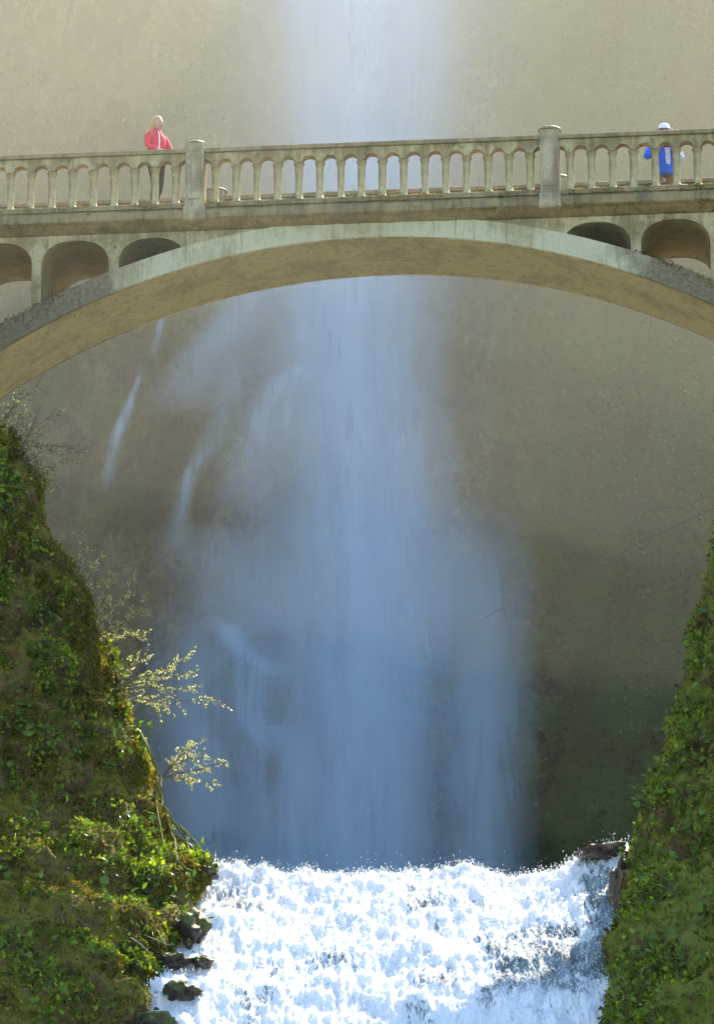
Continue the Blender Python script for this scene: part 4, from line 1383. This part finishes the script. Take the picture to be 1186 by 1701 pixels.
def figure(t, head, crown, arms, legs, jacket_mat, leg_mat, sleeve_mats=None, hem=.90, bulk=1.0):
    V, E = [], []

    def add(v, p=None):
        V.append(v)
        if p is not None:
            E.append((p, len(V) - 1))
        return len(V) - 1
    pel = add((0, 0, .95, .12))
    sp = add((0, 0, 1.12, .10), pel)
    ch = add((.01, 0, 1.30, .12), sp)
    nb = add((.01, 0, 1.42, .06), ch)
    add((head[0] * .7, 0, head[2] - .055, .048), nb)
    for s in (-1, 1):
        el, wr, fwd = arms[s]
        sh = add((0, s * .17, 1.37, .05), ch)
        e_ = add((*el, .04), sh)
        w_ = add((*wr, .028), e_)
        pv = Vector(wr)
        f_ = Vector(fwd).normalized()
        palm = add((*(pv + f_ * .07), .030, .018), w_)
        lat = f_.cross(Vector((0, 0, 1)))
        if lat.length < .1: lat = Vector((0, 1, 0))
        lat.normalize()
        dn = Vector((0, 0, -1))
        for q, L in zip((-1.5, -.5, .5, 1.5), (.062, .075, .078, .060)):
            k1 = pv + f_ * .085 + lat * q * .019
            i1 = add((*k1, .009), palm)
            i2 = add((*(k1 + f_ * L * .55 + dn * .012), .0085), i1)
            add((*(k1 + f_ * L * .85 + dn * .04), .0075), i2)
        th = pv + f_ * .03 + lat * s * -.035
        i1 = add((*th, .010), w_)
        add((*(th + f_ * .045 + lat * s * -.02 + dn * .01), .009), i1)
        hip, kn, an, toe = legs[s]
        h_ = add((*hip, .085), pel)
        k_ = add((*kn, .055), h_)
        a_ = add((*an, .036), k_)
        add((*toe, .034), a_)
    bo = skin('body', V, E, M['skin'], t)
    # head: skull, jaw and nose, grown into the neck as one surface
    bm = bmesh.new()
    bm.from_mesh(bo.data)
    r = bmesh.ops.create_icosphere(bm, subdivisions=4, radius=1.0)
    for v in r['verts']:
        n = v.co.normalized()
        x, y, z = n.x * .094, n.y * .076, n.z * .118
        if z < 0:
            k = 1 - .32 * (-z / .118) ** 1.5
            y *= k
            x = x * k + .012 * (-z / .118)
        nose = math.exp(-(y / .014) ** 2 - ((z + .012) / .022) ** 2)
        brow = math.exp(-(y / .05) ** 2 - ((z - .025) / .012) ** 2)
        sock = math.exp(-((abs(y) - .030) / .016) ** 2 - ((z - .008) / .013) ** 2)
        if x > 0:
            x += .024 * nose + .004 * brow - .010 * sock
        v.co = Vector((head[0] + x, y, head[2] + .02 + z))
    bm.to_mesh(bo.data)
    bm.free()
    rm = bo.modifiers.new('remesh', 'REMESH')
    rm.mode = 'VOXEL'
    rm.voxel_size = .0065
    bpy.context.view_layer.update()
    new = bpy.data.meshes.new_from_object(bo.evaluated_get(bpy.context.evaluated_depsgraph_get()))
    bo.modifiers.clear()
    bo.data = new
    new.materials.clear()
    new.materials.append(M['skin'])
    new.polygons.foreach_set('use_smooth', [True] * len(new.polygons))
    # clothing shells
    loft('jacket', [(0, hem, .135 * bulk, .185 * bulk), (0, hem + .04, .150 * bulk, .195 * bulk), (0, 1.00, .142 * bulk, .18 * bulk), (.005, 1.15, .138 * bulk, .18 * bulk), (.01, 1.28, .142 * bulk, .20 * bulk), (.01, 1.36, .115 * bulk, .19 * bulk), (.01, 1.41, .085, .12), (.012, 1.45, .070, .075), (.014, 1.475, .066, .066)], jacket_mat, t, 24, .025)
    for s in (-1, 1):
        el, wr, fwd = arms[s]
        smat = jacket_mat if sleeve_mats is None else sleeve_mats[s]
        skin('sleeve', [(0, s * .09, 1.33, .09), (0, s * .19, 1.35, .076 * bulk), (*el, (.062 * bulk ** 1.6)), (*(Vector(el).lerp(Vector(wr), .93)), .048 * bulk)], [(0, 1), (1, 2), (2, 3)], smat, t)
    TV = [(0, 0, .96, .13)]
    TE = []
    for s in (-1, 1):
        hip, kn, an, toe = legs[s]
        i = len(TV)
        TV += [(*hip, .098), (*kn, .072), (*(Vector(an).lerp(Vector(kn), .12)), .058)]
        TE += [(0, i), (i, i + 1), (i + 1, i + 2)]
        skin('shoe', [(an[0] - .035, an[1], .045, .042), (*(Vector(an).lerp(Vector(toe), .5) * 1.0).xy, .045, .045), (toe[0] + .02, toe[1], .035, .036)], [(0, 1), (1, 2)], M['shoe'], t)
    skin('trousers', TV, TE, leg_mat, t)
    for s in (-1, 1):
        ball('eye', (head[0] + .078, s * .030, head[2] + .028), (.012, .014, .009), M['black'], t, 1)
        ball('ear', (head[0] - .005, s * .076, head[2] + .015), (.018, .012, .030), M['skin'], t, 1)
    ball('mouth', (head[0] + .086, 0, head[2] - .036), (.008, .024, .007), M['lips'], t, 1)


def on_bridge(x, y):
    a = R(-6.2)
    return Vector((BC.x + x * math.cos(a) - y * math.sin(a), BC.y + x * math.sin(a) + y * math.cos(a), BC.z + FLOOR))


def solve_x(px, y, z):
    """bridge coordinate of the point at depth y, height z over the rail, seen at column px"""
    lo_, hi_ = -9.0, 9.0
    for _ in range(40):
        m_ = (lo_ + hi_) / 2
        p = on_bridge(m_, y) - CAM
        p.z += z
        d = p.dot(FW)
        if IMG_W / 2 + FPX * p.x / d < px: lo_ = m_
        else: hi_ = m_
    return (lo_ + hi_) / 2


# the woman walks to the right, face turned towards the camera
wy = .42
woman = empty('person', on_bridge(solve_x(260, wy, 1.3), wy), R(-6.2 - 40))
tag(woman, 'blond person in red jacket walking along the bridge beside the left post', 'person')
woman.scale = (1.09,) * 3
figure(woman, (.045, 0, 1.555), (.035, 0, 1.615),
       {-1: ((.06, -.25, 1.12), (.28, -.16, 1.00), (.9, .1, -.1)), 1: ((.10, .24, 1.12), (.33, .14, .93), (.9, -.1, -.2))},
       {-1: ((0, -.09, .90), (.10, -.10, .50), (.06, -.10, .09), (.20, -.11, .035)), 1: ((0, .09, .90), (-.02, .10, .50), (-.20, .10, .13), (-.08, .11, .04))}, M['red'], M['dark'], None, .90, .90)
hair = ball('hair', (.012, 0, 1.605), (.112, .099, .122), M['blond'], woman, 4)
for v in hair.data.vertices:                      # open towards the face
    dx, dz = v.co.x - .012, v.co.z - 1.605
    if dx > .02 and dz < .045:
        v.co.x = .012 + dx * .2
        v.co.y *= .97
skin('ponytail', [(-.06, 0, 1.60, .030), (-.105, -.01, 1.585, .030), (-.15, -.03, 1.52, .036), (-.185, -.045, 1.44, .032), (-.21, -.05, 1.36, .018)], [(0, 1), (1, 2), (2, 3), (3, 4)], M['blond'], woman)
V, F = [], []
tube(V, F, [(.085, -.03, 1.425), (.135, -.055, 1.34), (.150, -.06, 1.24), (.145, -.06, 1.10)], [.010, .010, .010, .010], 6)
me = bpy.data.meshes.new('zip_strip')
me.from_pydata(V, [], F)
link('zip_strip', me, M['white'], woman)

# the second visitor stops behind the right part of the rail, head bent over a camera
my = 1.15
man = empty('person', on_bridge(solve_x(1101, my, 1.4), my), R(-90 + 8))
tag(man, 'person in white hat and blue jacket behind the rail, bent over a camera', 'person')
man.scale = (.95,) * 3
figure(man, (.085, 0, 1.505), (.095, 0, 1.565),
       {-1: ((.02, -.36, .99), (.24, -.10, 1.17), (.6, .7, .1)), 1: ((.02, .36, .99), (.24, .10, 1.17), (.6, -.7, .1))},
       {-1: ((0, -.09, .90), (.03, -.11, .50), (0, -.12, .09), (.13, -.14, .035)), 1: ((0, .09, .90), (.01, .11, .50), (-.02, .12, .09), (.11, .14, .035))}, M['blue'], M['tan'], {-1: M['blue'], 1: M['paleblue']}, .66, 1.12)
skin('shirt', [(.110, .04, .80, .075), (.105, .04, 1.05, .075), (.11, .03, 1.26, .075), (.08, .02, 1.38, .045)], [(0, 1), (1, 2), (2, 3)], M['print'], man)
ball('hair', (.075, 0, 1.565), (.098, .090, .085), M['grey_hair'], man)
bm = bmesh.new()
rings = []
for r_, z_ in ((0.0, 1.690), (.06, 1.685), (.098, 1.660), (.108, 1.615), (.112, 1.590), (.175, 1.560), (.178, 1.552), (.112, 1.578), (.0, 1.585)):
    rings.append([bm.verts.new((.088 + r_ * math.cos(a) * 1.08, r_ * math.sin(a), z_ - .10 * r_ * math.cos(a))) for a in np.linspace(0, 2 * math.pi, 21)[:-1]])
for r0, r1 in zip(rings[:-1], rings[1:]):
    for s in range(20):
        bm.faces.new((r0[s], r0[(s + 1) % 20], r1[(s + 1) % 20], r1[s]))
bmesh.ops.remove_doubles(bm, verts=bm.verts[:], dist=1e-5)
link('hat', bm_mesh('hat', bm), M['white'], man, smooth=True)
bpy.context.view_layer.update()
mc = man.matrix_basis @ Vector((.315, 0, 1.165))
camo = empty('handheld_camera', mc, man.rotation_euler.z)
tag(camo, 'small black camera held by the person in the white hat', 'camera')
bm = bmesh.new()
bevel_box(bm, -.025, .025, -.06, .06, -.038, .038, .008, 2)
link('camera_body', bm_mesh('camera_body', bm), M['black'], camo)
bm = bmesh.new()
bmesh.ops.create_cone(bm, cap_ends=True, segments=16, radius1=.028, radius2=.025, depth=.05)
bmesh.ops.rotate(bm, verts=bm.verts[:], cent=(0, 0, 0), matrix=Matrix.Rotation(R(90), 3, 'Y'))
bmesh.ops.translate(bm, verts=bm.verts[:], vec=(.045, 0, -.003))
link('lens', bm_mesh('lens', bm), M['black'], camo)

# ================================================================ AIR
def volume_mat(name, color, dens, aniso):
    m, nt, out = new_mat(name)
    v = nt.nodes.new('ShaderNodeVolumePrincipled')
    v.inputs['Color'].default_value = (*color, 1)
    v.inputs['Density'].default_value = dens
    v.inputs['Anisotropy'].default_value = aniso
    nt.links.new(v.outputs[0], out.inputs['Volume'])
    return m


# thin even air round everything
bm = bmesh.new()
bevel_box(bm, -310, 310, -290, 330, -2.2, CLIFF_H + 8, 0)
hz = link('haze', bm_mesh('haze', bm), volume_mat('haze_air', (0.96, 0.95, 0.93), 0.00008, 0.0))
tag(hz, 'thin pale haze filling the gorge', 'haze', kind='stuff')

# cloud of drifting spray between the bridge and the cliff: its front leans out over the bridge, thinning towards the lip
def mist_body(ring_pts, dens, seed, label):
    ring = catmull(ring_pts, 90)
    xx = np.linspace(-24, 24, 34)
    Pm = np.zeros((len(xx), len(ring), 3))
    Pm[..., 0] = xx[:, None]
    Pm[..., 1] = ring[None, :, 0]
    Pm[..., 2] = ring[None, :, 1]
    inner = smooth(120, 110, Pm[..., 1])
    Pm[..., 1] += inner * (2.0 * fbm(Pm, 0.13, 3, off=(2, seed, 8)) + 0.18 * np.abs(Pm[..., 0]) + 0.95 * np.clip(Pm[..., 0] + 1.0, 0, 14) * np.clip((112 - Pm[..., 1]) / 50, 0, 1))
    Pm[..., 2] += inner * 1.3 * fbm(Pm, 0.16, 3, off=(5, 7, seed))
    k = len(ring)
    Fm = grid_faces(len(xx), k).tolist()
    for i in range(len(xx) - 1):
        Fm.append((i * k + k - 1, i * k, (i + 1) * k, (i + 1) * k + k - 1))
    bm = bmesh.new()
    vs = [bm.verts.new(v) for v in Pm.reshape(-1, 3).tolist()]
    for f_ in Fm:
        bm.faces.new([vs[i] for i in f_])
    bm.faces.new(vs[:k])
    bm.faces.new(vs[-k:])
    o = link('mist', bm_mesh('mist', bm), volume_mat('spray_mist', (0.95, 0.90, 0.66), dens, 0.2))
    tag(o, label, 'mist', kind='stuff')


# thickest at bridge height and above; each body reaches lower down than the one before
for k, (zb, f0, dens, lab) in enumerate((
        (46.0, 57.0, .0012, 'highest drifting spray, above the bridge'),
        (39.5, 57.5, .0018, 'drifting spray level with the balustrade of the bridge'),
        (33.0, 59.0, .0024, 'drifting spray under the arch of the bridge'),
        (27.0, 61.5, .0022, 'thin drifting spray halfway between arch and lip'),
        (19.0, 65.0, .0017, 'thinnest spray hanging low over the lip of the lower waterfall'))):
    zf = 16.0 + (zb - 19.0) * .44                   # lower edge near the bridge
    mist_body([(122, zb), (106, zb * .78 + zf * .22), (92, zb * .52 + zf * .48), (80, zb * .26 + zf * .74), (72, zf), (f0 + 5, zf + 1.5), (f0 + 1, zf + 6), (f0, zf + 13), (f0, 44), (f0 + 3, 54), (74, 61), (100, 63), (122, 63)], dens * 0.88, 1.0 + 3.7 * k, lab)
